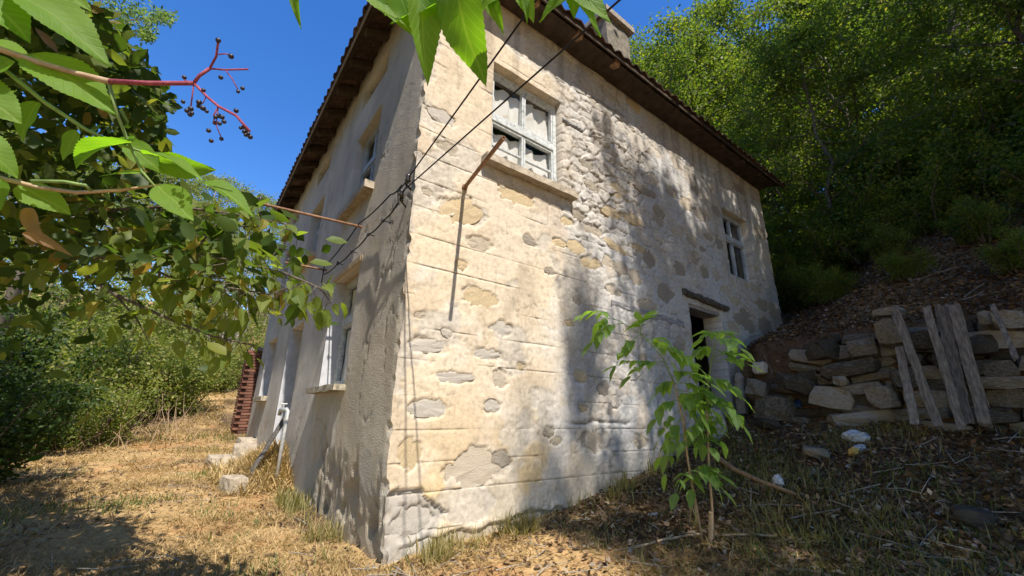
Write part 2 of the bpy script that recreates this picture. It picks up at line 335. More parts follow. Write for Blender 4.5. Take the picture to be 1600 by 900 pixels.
# ------------------------------------------------------------------ house walls
house = empty('stone_house', (0, 0, 0), 'abandoned two storey plastered stone house with tiled eaves', 'house')
def grid_axis(lo, hi, step, extra):
    a = np.arange(lo, hi, step); ex = np.array(sorted(extra + [lo, hi]))
    keep = np.array([np.min(np.abs(ex-v)) > step*0.45 for v in a]); return np.unique(np.concatenate([a[keep], ex]))
def wall_mesh(name, U, Z, hfun, openings, to3d, inward, depth=0.22):
    """grid with real displacement; openings are cut and their edges drawn inwards as reveals"""
    UU, VV = np.meshgrid(U, Z, indexing='ij'); h, c = hfun(UU, VV)
    P = to3d(UU, VV, h); a, b = UU.shape; I = np.arange(a*b).reshape(a, b)
    F = np.stack([I[:-1, :-1], I[1:, :-1], I[1:, 1:], I[:-1, 1:]], -1).reshape(-1, 4)
    uc = (U[:-1]+U[1:])/2; zc = (Z[:-1]+Z[1:])/2; keep = np.ones((a-1, b-1), bool)
    V = [P.reshape(-1, 3)]; Cc = [c.reshape(-1, 3)]; FF = []; n = a*b
    for (u0, u1, z0, z1, dp) in openings:
        keep &= ~(((uc > u0) & (uc < u1))[:, None] & ((zc > z0) & (zc < z1))[None, :])
        iu0, iu1 = np.argmin(abs(U-u0)), np.argmin(abs(U-u1)); iz0, iz1 = np.argmin(abs(Z-z0)), np.argmin(abs(Z-z1))
        ring = list(I[iu0:iu1, iz0]) + list(I[iu1, iz0:iz1]) + list(I[iu1:iu0:-1, iz1]) + list(I[iu0, iz1:iz0:-1])
        L = V[0][ring] + 0; L2 = L + np.array(inward)*dp; k = len(ring)
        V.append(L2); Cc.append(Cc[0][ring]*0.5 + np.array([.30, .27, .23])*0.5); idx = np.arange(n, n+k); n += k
        for q in range(k): FF.append((ring[q], ring[(q+1) % k], idx[(q+1) % k], idx[q]))
    F = F[keep.reshape(-1)]
    if FF: F = np.concatenate([F, np.array(FF)])
    me = np_mesh(name, np.concatenate(V), F, True, {'Col': ('FLOAT_COLOR', np.concatenate(Cc))})
    bm = bmesh.new(); bm.from_mesh(me); bmesh.ops.recalc_face_normals(bm, faces=bm.faces[:]); bm.to_mesh(me); bm.free(); return me

def chip(u, z):
    n = (fbm(z, z*0+2, 3, 3, 91)-.5)*.02 + (fbm(z, z*0, 14, 3, 92)-.5)*.008 - .03*sstep(.62, .75, fbm(z, z*0+5, 5, 3, 93)) - .05*sstep(1.0, .2, z)*fbm(z, z*0+9, 9, 3, 94)
    return n*(1-sstep(0, .10, u))
JZ = [-.1, .20, .497, .745, 1.02, 1.32, 1.64, 1.95] + [1.95+.312*k for k in range(1, 16)]
OPR = [(0.93, 2.14, 4.10, 5.60, 0.20), (6.80, 7.93, 3.96, 5.46, 0.22), (5.06, 6.12, 0.75, 3.04, 0.34)]
# exposed stones: picture position, half size in pixels -> wall position
ST = [(722,330,32,22,'ochre_stone'),(806,306,26,13,'ochre_stone'),(754,464,25,16,'ochre_stone'),(722,413,11,9,'ochre_stone'),(750,381,17,13,'stone'),(827,375,11,9,'dark_stone'),
(860,424,9,6,'dark_stone'),(925,410,16,10,'ochre_stone'),(998,387,12,7,'ochre_stone'),(785,513,17,11,'grey_stone'),(762,553,18,9,'grey_stone'),(668,540,34,13,'grey_stone'),
(706,590,34,9,'grey_stone'),(783,593,13,13,'stone'),(907,589,12,9,'ochre_stone'),(911,638,8,6,'ochre_stone'),(815,573,6,6,'ochre_stone'),(671,638,27,16,'grey_stone'),
(770,634,13,11,'grey_stone'),(641,711,20,28,'ochre_stone'),(743,731,46,30,'stone'),(783,716,15,13,'dark_stone'),(932,692,26,17,'dark_stone'),(858,676,10,9,'dark_stone'),
(645,815,32,24,'grey_stone'),(668,862,38,16,'grey_stone'),(700,520,10,8,'grey_stone'),(657,492,10,6,'stone'),(690,180,22,12,'grey_stone'),(700,230,18,10,'stone'),(800,145,16,9,'stone'),
(970,300,14,12,'ochre_stone'),(997,292,12,7,'stone'),(1090,299,9,7,'dark_stone'),(1154,294,8,6,'dark_stone'),(1073,319,9,8,'stone'),(1096,336,11,9,'dark_stone'),(1110,372,7,6,'stone'),
(1124,380,7,9,'dark_stone'),(1082,376,9,7,'stone'),(1098,389,5,5,'dark_stone'),(1087,404,8,8,'dark_stone'),(1059,362,9,8,'stone'),(1165,490,9,9,'dark_stone'),(1155,499,9,8,'dark_stone'),
(1172,510,10,11,'dark_stone'),(1194,477,11,11,'stone'),(1165,443,11,9,'stone'),(1181,451,9,12,'dark_stone'),(1193,402,13,14,'grey_stone'),(1190,364,10,9,'stone'),(1210,487,10,14,'stone'),
(1196,512,12,14,'dark_stone'),(1147,512,9,9,'stone'),(1015,404,11,14,'dark_stone'),(1040,458,14,13,'dark_stone'),(1012,479,14,9,'stone'),(993,432,11,12,'stone'),(1062,538,9,12,'dark_stone'),
(1102,426,7,8,'stone'),(1064,420,9,10,'stone'),(1120,430,7,9,'stone'),(963,628,8,10,'grey_stone'),(945,606,10,12,'dark_stone'),(1150,470,8,7,'stone'),(1135,455,8,7,'stone'),(1030,330,10,8,'stone'),(1050,300,9,9,'stone'),
(1178,420,7,7,'stone'),(1120,330,6,7,'dark_stone'),(1020,280,8,8,'stone'),(1140,532,10,9,'stone'),(1185,535,12,10,'grey_stone'),(870,690,9,7,'stone'),(1000,690,12,10,'stone'),(1005,560,8,8,'stone'),
(886,345,9,7,'ochre_stone'),(655,240,8,6,'grey_stone'),(668,300,9,6,'stone'),(905,470,8,7,'stone'),(890,505,7,6,'ochre_stone')]
rz = [(935,118),(962,150),(945,172),(985,205),(940,230),(965,262),(930,290),(955,330),(905,330),(985,345),(1005,300),(930,360),(960,385),(900,385),(1010,250),(985,160),(895,290),(945,205),(975,420),(915,260),(1025,350),(965,450),(1000,225),(930,330),(950,410),(985,270),(880,385)]
for q in rz: ST.append((q[0]+random.uniform(-6, 6), q[1]+random.uniform(-6, 6), random.uniform(10, 17), random.uniform(6, 11), random.choice(['stone', 'stone', 'ochre_stone', 'dark_stone', 'grey_stone'])))
STONES = []
for (px, py, hw, hh, mt) in ST:
    p = on_y(px, py); a = on_y(px+hw, py); b = on_y(px, py-hh)
    STONES.append((p[0], p[2], min(abs(a[0]-p[0]), .42), min(abs(b[2]-p[2]), .30), mt))
def crack_z(x): return 0.13 + 0.03*x + (fbm(x, x*0+3, 4, 3, 77)-0.5)*0.16
ROUGH = on_y(950, 290)
def right_h(u, z):
    h = (fbm(u, z, 1.1, 4, 1)-0.5)*0.03 + (fbm(u, z, 9, 4, 2)-0.5)*0.012
    rough = np.exp(-(((u-3.05)/1.0)**2 + ((z-4.9)/1.5)**2)*1.1) ; rough = np.clip(rough*1.3 + (fbm(u, z, 1.5, 4, 3)-0.5)*0.9*sstep(2.0, 3.0, u), 0, 1)
    rid = 1-np.abs(fbm(u*1.0, z*1.5, 4.5, 4, 4)*2-1)
    ed, tn = rubble(u, z, .26, .155, 7); ed2, tn2 = rubble(u, z, .12, .08, 17)
    rb = np.clip(sstep(1.3, 3.3, u + (fbm(u, z, 1.3, 4, 36)-.5)*2.4)*.75 + rough, 0, 1)*sstep(.30, .55, fbm(u, z, 1.8, 4, 37)+.22*rough)
    body = sstep(.03, .16, ed + (fbm(u, z, 14, 3, 38)-.5)*.10)
    h = h + rb*((body-.75)*.010 + (tn-.5)*.008) + rough*((body-.8)*.022 + (tn-.5)*.022 + (fbm(u, z, 22, 3, 6)-.5)*.02)
    cream = np.array([.60, .50, .365]); grey = np.array([.49, .49, .485]); white = np.array([.66, .64, .61]); ochre = np.array([.60, .45, .24]); mort = np.array([.33, .29, .235])
    gm = np.clip(sstep(1.1, 3.2, u + (fbm(u, z, 1.0, 4, 8)-0.5)*2.2), 0, 1)*0.92
    gm = np.clip(gm*.85+.15*sstep(.4, .6, fbm(u, z, .8, 4, 40)), 0, 1); c = cream + (grey-cream)*gm[..., None]
    wm = sstep(0.60, 0.76, fbm(u, z, 1.6, 5, 10)); c = c + (white-c)*(wm*0.45)[..., None]
    om = sstep(0.52, 0.70, fbm(u, z, 1.9, 4, 12))*(1-sstep(0.6, 1.6, z))*(1-sstep(1.8, 2.8, u)); c = c + (ochre-c)*(om*0.85)[..., None]
    dm = sstep(0.58, 0.80, fbm(u*1.3, z*0.6, 2.1, 5, 14)); c = c*(1-0.28*dm[..., None])
    c = c + (mort-c)*(rough*0.5*sstep(0.45, 0.65, fbm(u, z, 7, 4, 16)))[..., None]
    pm = sstep(0.50, 0.66, fbm(u, z, 3.1, 5, 17)); c = c + (np.array([.50, .40, .28])-c)*(pm*0.55)[..., None]
    gp = sstep(0.605, 0.635, fbm(u, z*1.3, 2.3, 6, 13)); c = c + (np.array([.45, .415, .36])-c)*(gp*0.6)[..., None]; h = h - gp*.008 + gp*(fbm(u, z, 28, 3, 11)-.5)*.014
    ck = np.exp(-((fbm(u, z*1.2, 2.6, 5, 33)-.5)/.008)**2)*sstep(.45, .6, fbm(u, z, 1.1, 3, 34)); h = h - ck*.007; c = c*(1-.30*ck[..., None])
    pit = sstep(.66, .74, fbm(u, z, 16, 3, 35)); h = h - pit*.006*(0.4+0.6*sstep(1.5, 3, u)); c = c*(1-.14*pit[..., None])
    sc = np.stack([.36+.18*tn, .335+.16*tn, .30+.13*tn], -1); c = c + (sc-c)*(rb*body*(.22+.45*rough+.25*(tn > .7)))[..., None]; c = c*(1-(.30*rb*(1-body)*(.4+.6*sstep(.45, .6, fbm(u, z, 5, 3, 39))))[..., None])
    jf = 1-0.75*rough
    for k, jz in enumerate(JZ):
        w = sstep(0.34, 0.62, fbm(u, u*0+k*3.7, 1.9, 4, 18))*jf*(1-.45*sstep(2.5, 5, u)); zz = jz + (fbm(u, u*0+k, 0.8, 2, 19)-0.5)*0.02
        gr = np.exp(-((z-zz)/0.0055)**2)*w; h = h - 0.008*gr; c = c*(1-0.40*gr[..., None])
        if k+1 < len(JZ):
            r2 = random.Random(k); xx = 0.2+r2.random()*0.4
            while xx < HX:
                s = (z > jz) & (z < JZ[k+1]); ww = r2.uniform(0.1, 0.8)*sstep(.35, .6, fbm(u, z, 2, 2, 20))
                gv = np.exp(-((u-xx)/0.008)**2)*s*ww*jf; h = h - 0.006*gv; c = c*(1-0.25*gv[..., None]); xx += r2.uniform(0.38, 0.72)
    wob = (fbm(u, z, 6, 4, 22)-0.5)*.8+(fbm(u, z, 17, 3, 23)-.5)*.7
    for (sx, sz, a, b, mt) in STONES:
        near = (np.abs(u-sx) < a*1.8+0.05) & (np.abs(z-sz) < b*1.8+0.05)
        if not near.any(): continue
        r = np.sqrt(((u-sx)/a)**2 + ((z-sz)/b)**2) + wob*1.1; mk = (1-sstep(0.95, 1.0, r))*near
        h = h - 0.020*mk; c = c + (mort*1.2-c)*(0.45*mk)[..., None]
    cz = crack_z(u); below = (1-sstep(cz-0.008, cz+0.012, z))*sstep(0.25, 0.5, u)*(1-sstep(2.4, 3.2, u))
    h = h - 0.035*below; c = c + (np.array([.38, .33, .26])-c)*(below*0.8)[..., None]
    # plaster lost at the foot of the corner
    cl = fbm(u, z, 3.2, 4, 24); lost = (1-sstep(0.98, 1.02, (u/0.62)**2 + ((z-0.28)/0.30)**2 + (cl-0.5)*1.6)); h = h - 0.03*lost + lost*(fbm(u, z, 14, 3, 25)-.5)*.03; c = c + (np.array([.37, .34, .30])-c)*(lost*0.9)[..., None]
    # a blister of plaster lifting along a crack
    cz2 = 1.09 + (fbm(u, u*0, 5, 3, 26)-0.5)*0.09; cr = np.exp(-((z-cz2)/0.014)**2)*sstep(2.1, 2.3, u)*(1-sstep(3.2, 3.4, u)); h = h - 0.03*cr; c = c*(1-0.6*cr[..., None])
    lip = sstep(0, 0.01, cz2-z)*(1-sstep(0.05, 0.09, cz2-z))*sstep(2.1, 2.3, u)*(1-sstep(3.2, 3.4, u)); c = c + (white-c)*(lip*0.35)[..., None]; h = h + lip*0.004
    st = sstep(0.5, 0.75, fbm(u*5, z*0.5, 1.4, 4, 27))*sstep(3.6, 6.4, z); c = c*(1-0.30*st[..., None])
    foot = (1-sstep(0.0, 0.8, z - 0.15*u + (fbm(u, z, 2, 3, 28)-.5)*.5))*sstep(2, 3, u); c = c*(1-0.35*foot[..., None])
    edge = sstep(0, 0.03, u); h = h*edge
    return h, c
Zx = sorted(set([round(v, 4) for jz in JZ for v in (jz-.012, jz-.005, jz, jz+.005, jz+.012)]))
Ur = np.concatenate([grid_axis(0, 4.6, 0.017, [.93, 2.14]), grid_axis(4.6, HX, 0.03, [5.06, 6.12, 6.80, 7.93])[1:]])
Zr = grid_axis(-0.5, 6.95, 0.019, [4.10, 5.60, 3.96, 5.46, .75, 3.04] + [z for z in Zx if -.5 < z < 6.9 and min(abs(z-o) for o in (4.10, 5.60, 3.96, 5.46, .75, 3.04)) > .004])
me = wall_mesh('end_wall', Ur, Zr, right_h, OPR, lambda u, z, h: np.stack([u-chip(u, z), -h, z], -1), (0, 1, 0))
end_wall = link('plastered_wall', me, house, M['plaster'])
_S = STONES; STONES = []; SH0 = right_h(np.array([s[0] for s in _S]), np.array([s[1] for s in _S]))[0]; STONES = _S
end_wall['label'] = 'cream plastered wall with scribed block lines and bare stones'

def stone_mesh(seed, n=14):
    r = random.Random(seed); V = [(0, 0, 0.31)]; Fs = []
    ph = [r.uniform(0, 6.28) for _ in range(3)]; rad = [1+.16*math.sin(2*math.pi*j/n*2+ph[0])+.12*math.sin(2*math.pi*j/n*3+ph[1])+r.uniform(-.13, .13) for j in range(n)]
    K = r.randint(5, 8); pl = [(2*math.pi*(q+r.uniform(-.3, .3))/K, r.uniform(.72, 1.05)) for q in range(K)]
    rad = [min(min(dk/max(.2, math.cos(2*math.pi*j/n-tk)) for tk, dk in pl), 1.25)*r.uniform(.95, 1.05) for j in range(n)]
    for lv, (k, hgt) in enumerate(((0.6, 0.28), (0.92, 0.20), (1.0, -0.6))):
        for j in range(n):
            a = 2*math.pi*j/n; sq = 1
            V.append((math.cos(a)*rad[j]*k*sq, math.sin(a)*rad[j]*k*sq, hgt + r.uniform(-.10, .08)*(lv < 2)))
    for j in range(n): Fs.append((0, 1+j, 1+(j+1) % n))
    for lv in range(2):
        for j in range(n): Fs.append((1+lv*n+j, 1+(lv+1)*n+j, 1+(lv+1)*n+(j+1) % n, 1+lv*n+(j+1) % n))
    m = MB(); m.add(V, Fs); return m
SM = {}
for _i, (sx, sz, a, b, mt) in enumerate(STONES):
    key = (mt, random.randrange(6))
    if any(o[0]-a < sx < o[1]+a and o[2]-b < sz < o[3]+b for o in OPR): continue
    if key not in SM: SM[key] = stone_mesh(sum(map(ord, mt)) % 997 + key[1]*31).mesh('stone_'+mt)
    o = link('stone', SM[key], end_wall, M[mt]); o.location = (sx, 0.0215-float(SH0[_i]), sz); o.rotation_euler = (math.pi/2, 0, random.uniform(-.2, .2)) if False else (math.pi/2, random.uniform(-.3, .3), 0)
    o.scale = (a*1.22, b*1.22, .050)

# embedded timbers
def rough_beam(name, p, q, w, h, mat, parent, seed=0, n=14):
    r = random.Random(seed); p = Vector(p); q = Vector(q); m = MB(); t = (q-p).normalized(); up = Vector((0, 0, 1)) if abs(t.z) < .9 else Vector((0, 1, 0)); a = t.cross(up).normalized(); c = a.cross(t); K = 8
    for i in range(n+1):
        f = i/n; s = 0.9+0.2*r.random(); ce = p.lerp(q, f) + c*r.uniform(-.1, .1)*h
        for j in range(K):
            an = 2*math.pi*(j+.5)/K; sq = 1/max(abs(math.cos(an)), abs(math.sin(an)))**.8; m.v.append(tuple(ce + a*(math.cos(an)*w/2*sq*s*r.uniform(.88, 1.1)) + c*(math.sin(an)*h/2*sq*s*r.uniform(.85, 1.12))))
    for i in range(n):
        for j in range(K): m.f.append((i*K+j, i*K+(j+1) % K, (i+1)*K+(j+1) % K, (i+1)*K+j))
    m.f.append(tuple(range(K))); m.f.append(tuple(n*K+K-1-j for j in range(K)))
    return m.build(name, mat, parent)
for (A, B, h, mt) in (((955, 473), (1068, 507), .13, 'old_timber'), ((917, 147), (976, 182), .07, 'old_timber')):
    p = on_y(*A); q = on_y(*B); rough_beam('tie_beam', (p[0], 0.02, p[2]), (q[0], 0.02, q[2]), .07, h, M[mt], end_wall, int(h*100))
p = on_y(878, 186); q = on_y(910, 205); rough_beam('tie_beam', (p[0], 0.0, p[2]), (q[0], 0.0, q[2]), .06, .07, M['old_timber'], end_wall, 4)

# left wall, roughcast
OPL = [(1.48, 2.60, 4.10, 5.45, 0.20), (4.65, 5.75, 4.10, 5.40, 0.22), (7.75, 8.75, 4.10, 5.35, 0.22), (1.55, 2.70, 1.47, 3.02, 0.26), (7.45, 8.75, 1.48, 2.85, 0.25), (4.55, 5.75, 0.50, 2.75, 0.45),
       (1.48, 2.60, 6.04, 6.46, 0.18), (4.72, 5.75, 6.04, 6.42, 0.18), (7.72, 8.45, 6.02, 6.40, 0.18)]
def left_h(u, z):
    h = (fbm(u, z, 1.0, 4, 41)-0.5)*0.03 + (fbm(u, z, 30, 3, 42)-0.5)*0.004
    base = np.array([.50, .445, .355]); grey = np.array([.53, .495, .44]); tan = np.array([.44, .36, .25])
    k = sstep(1.2, 2.4, u + (fbm(u, z, 1, 4, 43)-.5)*1.2); c = base + (grey-base)*k[..., None]
    c = c*(0.78+0.44*fbm(u, z, 2.2, 5, 44))[..., None]
    t = sstep(0.5, 0.7, fbm(u, z, 1.6, 4, 45)); c = c + (tan-c)*(0.5*t*(1-sstep(.8, 2, z)))[..., None]
    s = np.clip((0.75 - z + 0.10*u + (fbm(u*3, z*0.7, 1.2, 4, 46)-0.5)*1.0), 0, 1); s = sstep(0.05, 0.45, s)*(1-sstep(2.0, 3.0, u)); rid = fbm(u*1.5, z*1.0, 4.5, 5, 47)
    h = h - s*(0.015 + 0.13*np.clip(0.60-rid, 0, 1) + .02*sstep(.5, .53, fbm(u, z, 3.3, 5, 49))); c = c + (np.array([.34, .285, .215])-c)*(s*0.8)[..., None]; c = c*(1-(0.35*s*sstep(.5, .3, rid))[..., None])
    pt = sstep(.56, .60, fbm(u, z, 1.7, 5, 50)); c = c + (np.array([.40, .375, .33])-c)*(pt*.5)[..., None]; ck = np.exp(-((fbm(u, z*.8, 1.6, 5, 51)-.5)/.006)**2)*sstep(.5, .6, fbm(u, z, .9, 3, 52)); h = h - ck*.008; c = c*(1-.35*ck[..., None])
    st = sstep(0.55, 0.8, fbm(u*4, z*0.4, 1.2, 4, 48)); c = c*(1-0.10*st[..., None]); h = h*sstep(0, 0.03, u)
    return h, c
Ul = np.concatenate([grid_axis(0, 3.2, 0.022, [1.48, 1.55, 2.60, 2.70]), grid_axis(3.2, HY, 0.05, [4.55, 4.65, 5.75, 4.72, 7.75, 8.75, 7.45, 7.72, 8.45])[1:]])
Zl = grid_axis(-0.5, 6.95, 0.024, sorted(set(v for o in OPL for v in o[2:4])))
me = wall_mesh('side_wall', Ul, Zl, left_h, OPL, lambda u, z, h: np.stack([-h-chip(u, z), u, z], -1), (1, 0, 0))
side_wall = link('roughcast_wall', me, house, M['roughcast']); side_wall['label'] = 'grey roughcast wall crumbling at its foot'
MB().box((HX-.3, 0.3, -.5), (HX, HY, 6.95)).build('back_wall', M['back_wall'], house)
MB().box((0.3, HY-.3, -.5), (HX-.302, HY, 6.95)).build('back_wall', M['back_wall'], house)
# backs of the two displaced skins keep the rooms dark
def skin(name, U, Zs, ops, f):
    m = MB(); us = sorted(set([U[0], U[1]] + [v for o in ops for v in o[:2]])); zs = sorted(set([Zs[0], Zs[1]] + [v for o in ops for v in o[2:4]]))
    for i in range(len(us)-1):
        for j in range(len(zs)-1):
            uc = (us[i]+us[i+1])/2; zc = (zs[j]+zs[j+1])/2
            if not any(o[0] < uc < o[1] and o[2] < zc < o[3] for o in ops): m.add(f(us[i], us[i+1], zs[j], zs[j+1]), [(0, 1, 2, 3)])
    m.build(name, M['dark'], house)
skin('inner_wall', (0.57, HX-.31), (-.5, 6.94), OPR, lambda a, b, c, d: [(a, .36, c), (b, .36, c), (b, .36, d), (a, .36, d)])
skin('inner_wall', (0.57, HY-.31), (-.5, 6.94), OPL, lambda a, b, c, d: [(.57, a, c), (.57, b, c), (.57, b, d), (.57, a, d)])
MB().box((.3, .3, 3.35), (HX-.31, HY-.31, 3.55)).build('floor', M['dark_wood'], house)
MB().box((.3, .3, 6.0), (HX-.31, HY-.31, 6.1)).build('floor', M['dark_wood'], house)
# attic vents have shallow backs
for (u0, u1, z0, z1, d) in OPL[6:]: MB().box((.178, u0-.02, z0-.02), (.22, u1+.02, z1+.02)).build('vent_back', M['back_wall'], house)

# ------------------------------------------------------------------ windows
def window(axisname, u0, u1, z0, z1, depth, paint, cols=2, trans=0.5, lowbar=True, curtain=True, sill=None, sillmat='concrete', seed=0):
    """axisname 'x': wall y=0 ; 'y': wall x=0. depth = distance of the frame inside"""
    r = random.Random(seed)
    def P(u, d, z): return (u, d, z) if axisname == 'x' else (d, u, z)
    def B(m, ua, ub, da, db, za, zb):
        a = P(ua, da, za); b = P(ub, db, zb); return m.box([min(a[i], b[i]) for i in range(3)], [max(a[i], b[i]) for i in range(3)])
    w = empty('window', P((u0+u1)/2, 0, z0)); w.parent = house
    f = 0.065; d0, d1 = depth-.03, depth+.05
    for (a, b, c, d) in ((u0, u1, z0, z0+f), (u0, u1, z1-f, z1), (u0, u0+f, z0+f, z1-f), (u1-f, u1, z0+f, z1-f)):
        B(MB(), a+.002, b-.002, d0, d1, c, d).build('frame', paint, w, bevel=.004)
    zt = z0 + (z1-z0)*trans
    B(MB(), u0+f, u1-f, d0-.012, d1-.01, zt-.05, zt+.05).build('transom', paint, w, bevel=.004)
    wid = (u1-u0-2*f)/cols
    for (za, zb) in ((z0+f, zt-.05), (zt+.05, z1-f)):
        for k in range(cols):
            ua = u0+f+k*wid; ub = ua+wid; s = .035
            m = MB()
            for (a, b, c, d) in ((ua, ub, za, za+s), (ua, ub, zb-s, zb), (ua, ua+s, za+s, zb-s), (ub-s, ub, za+s, zb-s)): B(m, a+.003, b-.003, d0+.006, d1-.02, c+.002, d-.002)
            if lowbar and za == z0+f: B(m, ua+s, ub-s, d0+.012, d1-.03, (za+zb)/2-.03-.012, (za+zb)/2-.03+.012)
            m.build('sash', paint, w)
            m = MB(); a = P(ua+s, depth+.012, za+s); b = P(ub-s, depth+.012, zb-s)
            m.add([P(ua+s, depth+.012, za+s), P(ub-s, depth+.012, za+s), P(ub-s, depth+.012+r.uniform(-.003, .003), zb-s), P(ua+s, depth+.012, zb-s)], [(0, 1, 2, 3)]).build('pane', M['glass'], w)
            if curtain and r.random() < 0.95:
                n = 16; V = []; drop = r.uniform(0.05, 0.38)*(zb-za); sg = r.uniform(.02, .10)
                for i in range(n+1):
                    for j in range(n+1):
                        fu = i/n; fz = j/n; z_top = zb-.02-drop*(0.5+0.5*math.sin(fu*3.1+seed)) - sg*math.sin(math.pi*fu)
                        zz = za+.01 + (z_top-za)*fz; dd = depth+.075+.022*math.sin(fu*13+fz*1.6+k*2+seed)+.010*math.sin(fu*27-fz*3+seed)
                        V.append(P(ua+.005+(wid-.01)*fu, dd, zz))
                MB().add(V, [(i*(n+1)+j, (i+1)*(n+1)+j, (i+1)*(n+1)+j+1, i*(n+1)+j+1) for i in range(n) for j in range(n)]).build('curtain', M['cloth'], w, smooth=True)
    if sill:
        ua, ub, pr, th = sill; m = MB(); n = 10
        for i in range(n):
            a = ua+(ub-ua)*i/n; b = ua+(ub-ua)*(i+1)/n
        B(m, ua, ub, -pr, depth-.032, z0-th, z0+.003); so_ = m.mesh('sill')
        bm = bmesh.new(); bm.from_mesh(so_); bmesh.ops.subdivide_edges(bm, edges=[e for e in bm.edges if e.calc_length() > .5], cuts=9)
        for v in bm.verts: v.co += Vector((r.uniform(-.006, .006), r.uniform(-.006, .006), r.uniform(-.006, .006)))
        bm.to_mesh(so_); bm.free(); link('sill', so_, w, M[sillmat])
    return w
window('x', .93, 2.14, 4.10, 5.60, .15, M['paint'], sill=(.80, 2.30, .13, .09), seed=3)['label'] = 'four light white window with dirty curtains'
window('x', 6.80, 7.93, 3.96, 5.46, .16, M['bluepaint'], trans=.62, lowbar=False, curtain=False, seed=5)['label'] = 'narrow pale blue window without curtains'
window('y', 1.48, 2.60, 4.10, 5.45, .15, M['bluepaint'], trans=.55, curtain=False, sill=(1.38, 2.72, .12, .10), seed=6)
window('y', 4.65, 5.75, 4.10, 5.40, .18, M['bluepaint'], trans=.6, curtain=False, sill=(4.55, 5.85, .12, .10), seed=7, sillmat='lintel')
window('y', 7.75, 8.75, 4.10, 5.35, .18, M['bluepaint'], trans=.6, curtain=False, sill=(7.65, 8.85, .12, .10), seed=8)
window('y', 1.55, 2.70, 1.47, 3.02, .20, M['paint'], trans=.6, lowbar=False, curtain=True, sill=(1.48, 2.86, .13, .07), sillmat='mossy', seed=9)
window('y', 7.45, 8.75, 1.48, 2.85, .20, M['bluepaint'], trans=.6, curtain=True, sill=(7.35, 8.85, .12, .10), sillmat='mossy', seed=10)
# whitewashed reveals on the lower left openings
def reveal(u, z0, z1, d):
    MB().box((-.012, u-.006, z0), (d, u+.004, z1)).build('reveal', M['whitewash'], house)
reveal(2.694, 1.475, 3.01, .19); reveal(8.744, 1.485, 2.84, .19); reveal(5.744, .52, 2.74, .42)
MB().box((.40, 4.58, .5), (.44, 5.74, 2.74)).build('side_door', M['bluepaint'], house)
# lintel over the lower left window, its render fallen off
MB().box((-.02, 1.50, 3.02), (.20, 2.76, 3.10), .008).build('lintel', M['lintel'], house)
# timber lintel and door leaf on the end wall
p = on_y(1066, 456); q = on_y(1133, 482)
dl = rough_beam('lintel', (p[0], -.03, p[2]), (q[0], -.03, q[2]-.02), .13, .11, M['black_timber'], house, 12, 22)
MB().box((5.06, .02, 2.98), (6.12, .33, 3.05), .01).build('door_head', M['old_timber'], house)
door = empty('door', (5.12, .40, .78)); door.parent = house
for k in range(5):
    a = k*.19; ang = math.radians(62); dx, dy = math.cos(ang), math.sin(ang); p0 = Vector((5.12+dx*a, .34+dy*a, 0)); p1 = Vector((5.12+dx*(a+.182), .34+dy*(a+.182), 0))
    MB().bar((p0.x, p0.y+.12, 1.72), (p1.x, p1.y+.12, 1.72), .03, 1.86).build('plank', M['dark_wood'], door)
m = MB()
m.box((5.02, -.035, 1.0), (5.055, .10, 1.95), .012); m.build('door_jamb', M['whitewash'], house)
rough_beam('threshold', (5.0, .1, .80), (6.16, .1, .84), .5, .12, M['rubble'], house, 17)

# ------------------------------------------------------------------ roof
OV = 0.40; SL = math.tan(math.radians(24))
roof = empty('roof', (0, 0, EZ)); roof.parent = house
def rz_at(d): return EZ + 0.10 + (d+OV)*SL            # height of the tile bed, d metres inside the wall line
ridge = min(HX, HY)/2
m = MB(); lo = 0.16
c = [(lo, lo), (HX+OV, lo), (HX+OV, HY+OV), (lo, HY+OV)]
A = (ridge, ridge+.0, rz_at(ridge)); B_ = (ridge, HY-ridge, rz_at(ridge))
def rc(x, y): return rz_at(min(x, y, HX-x, HY-y))
vs = [(x, y, rc(x, y)) for x, y in c] + [A, B_]
m.add(vs, [(0, 1, 4), (1, 2, 5, 4), (2, 3, 5), (3, 0, 4, 5)]); m.build('roof_slope', M['tile'], roof)
# rafters on the two sides in view, and log ends
def rafter(name, p, q, w, h, mat): MB().bar(p, q, w, h).build(name, mat, roof, bevel=.01)
y = 0.15
while y < HY+.1:
    rafter('rafter', (-OV+.04, y, rz_at(-OV+.04)-.085), (.9, y, rz_at(.9)-.085), .11, .13, M['dark_wood']); y += 0.74
x = .5
while x < HX+.1:
    rafter('rafter', (x, -OV+.03, rz_at(-OV+.03)-.085), (x, .9, rz_at(.9)-.085), .12, .13, M['log_end'] if x < 3.7 else M['dark_wood']); x += 0.86
rafter('rafter', (-OV+.02, -OV+.02, rz_at(-OV)-.085), (1.0, 1.0, rz_at(1.0)-.085), .13, .14, M['dark_wood'])
for d in (-OV+.03, -OV+.33):
    rafter('batten', (d, -OV+.01, rz_at(d)-.005), (d, HY+OV, rz_at(d)-.005), .05, .03, M['dark_wood'])
    rafter('batten', (-OV+.01, d, rz_at(d)-.007), (HX+OV, d, rz_at(d)-.007), .05, .03, M['dark_wood'])
MB().bar((-OV-.03, -OV, rz_at(-OV)-.045), (-OV-.03, HY+OV, rz_at(-OV)-.045), .022, .05).build('eave_rail', M['grey_wood'], roof)
MB().bar((-OV, -OV-.015, rz_at(-OV)-.05), (HX+OV, -OV-.015, rz_at(-OV)-.04), .025, .075).build('eave_board', M['dark_wood'], roof)
MB().box((.02, -.36, EZ+.02), (HX, -.005, EZ+.04)).build('soffit_board', M['dark_wood'], roof)
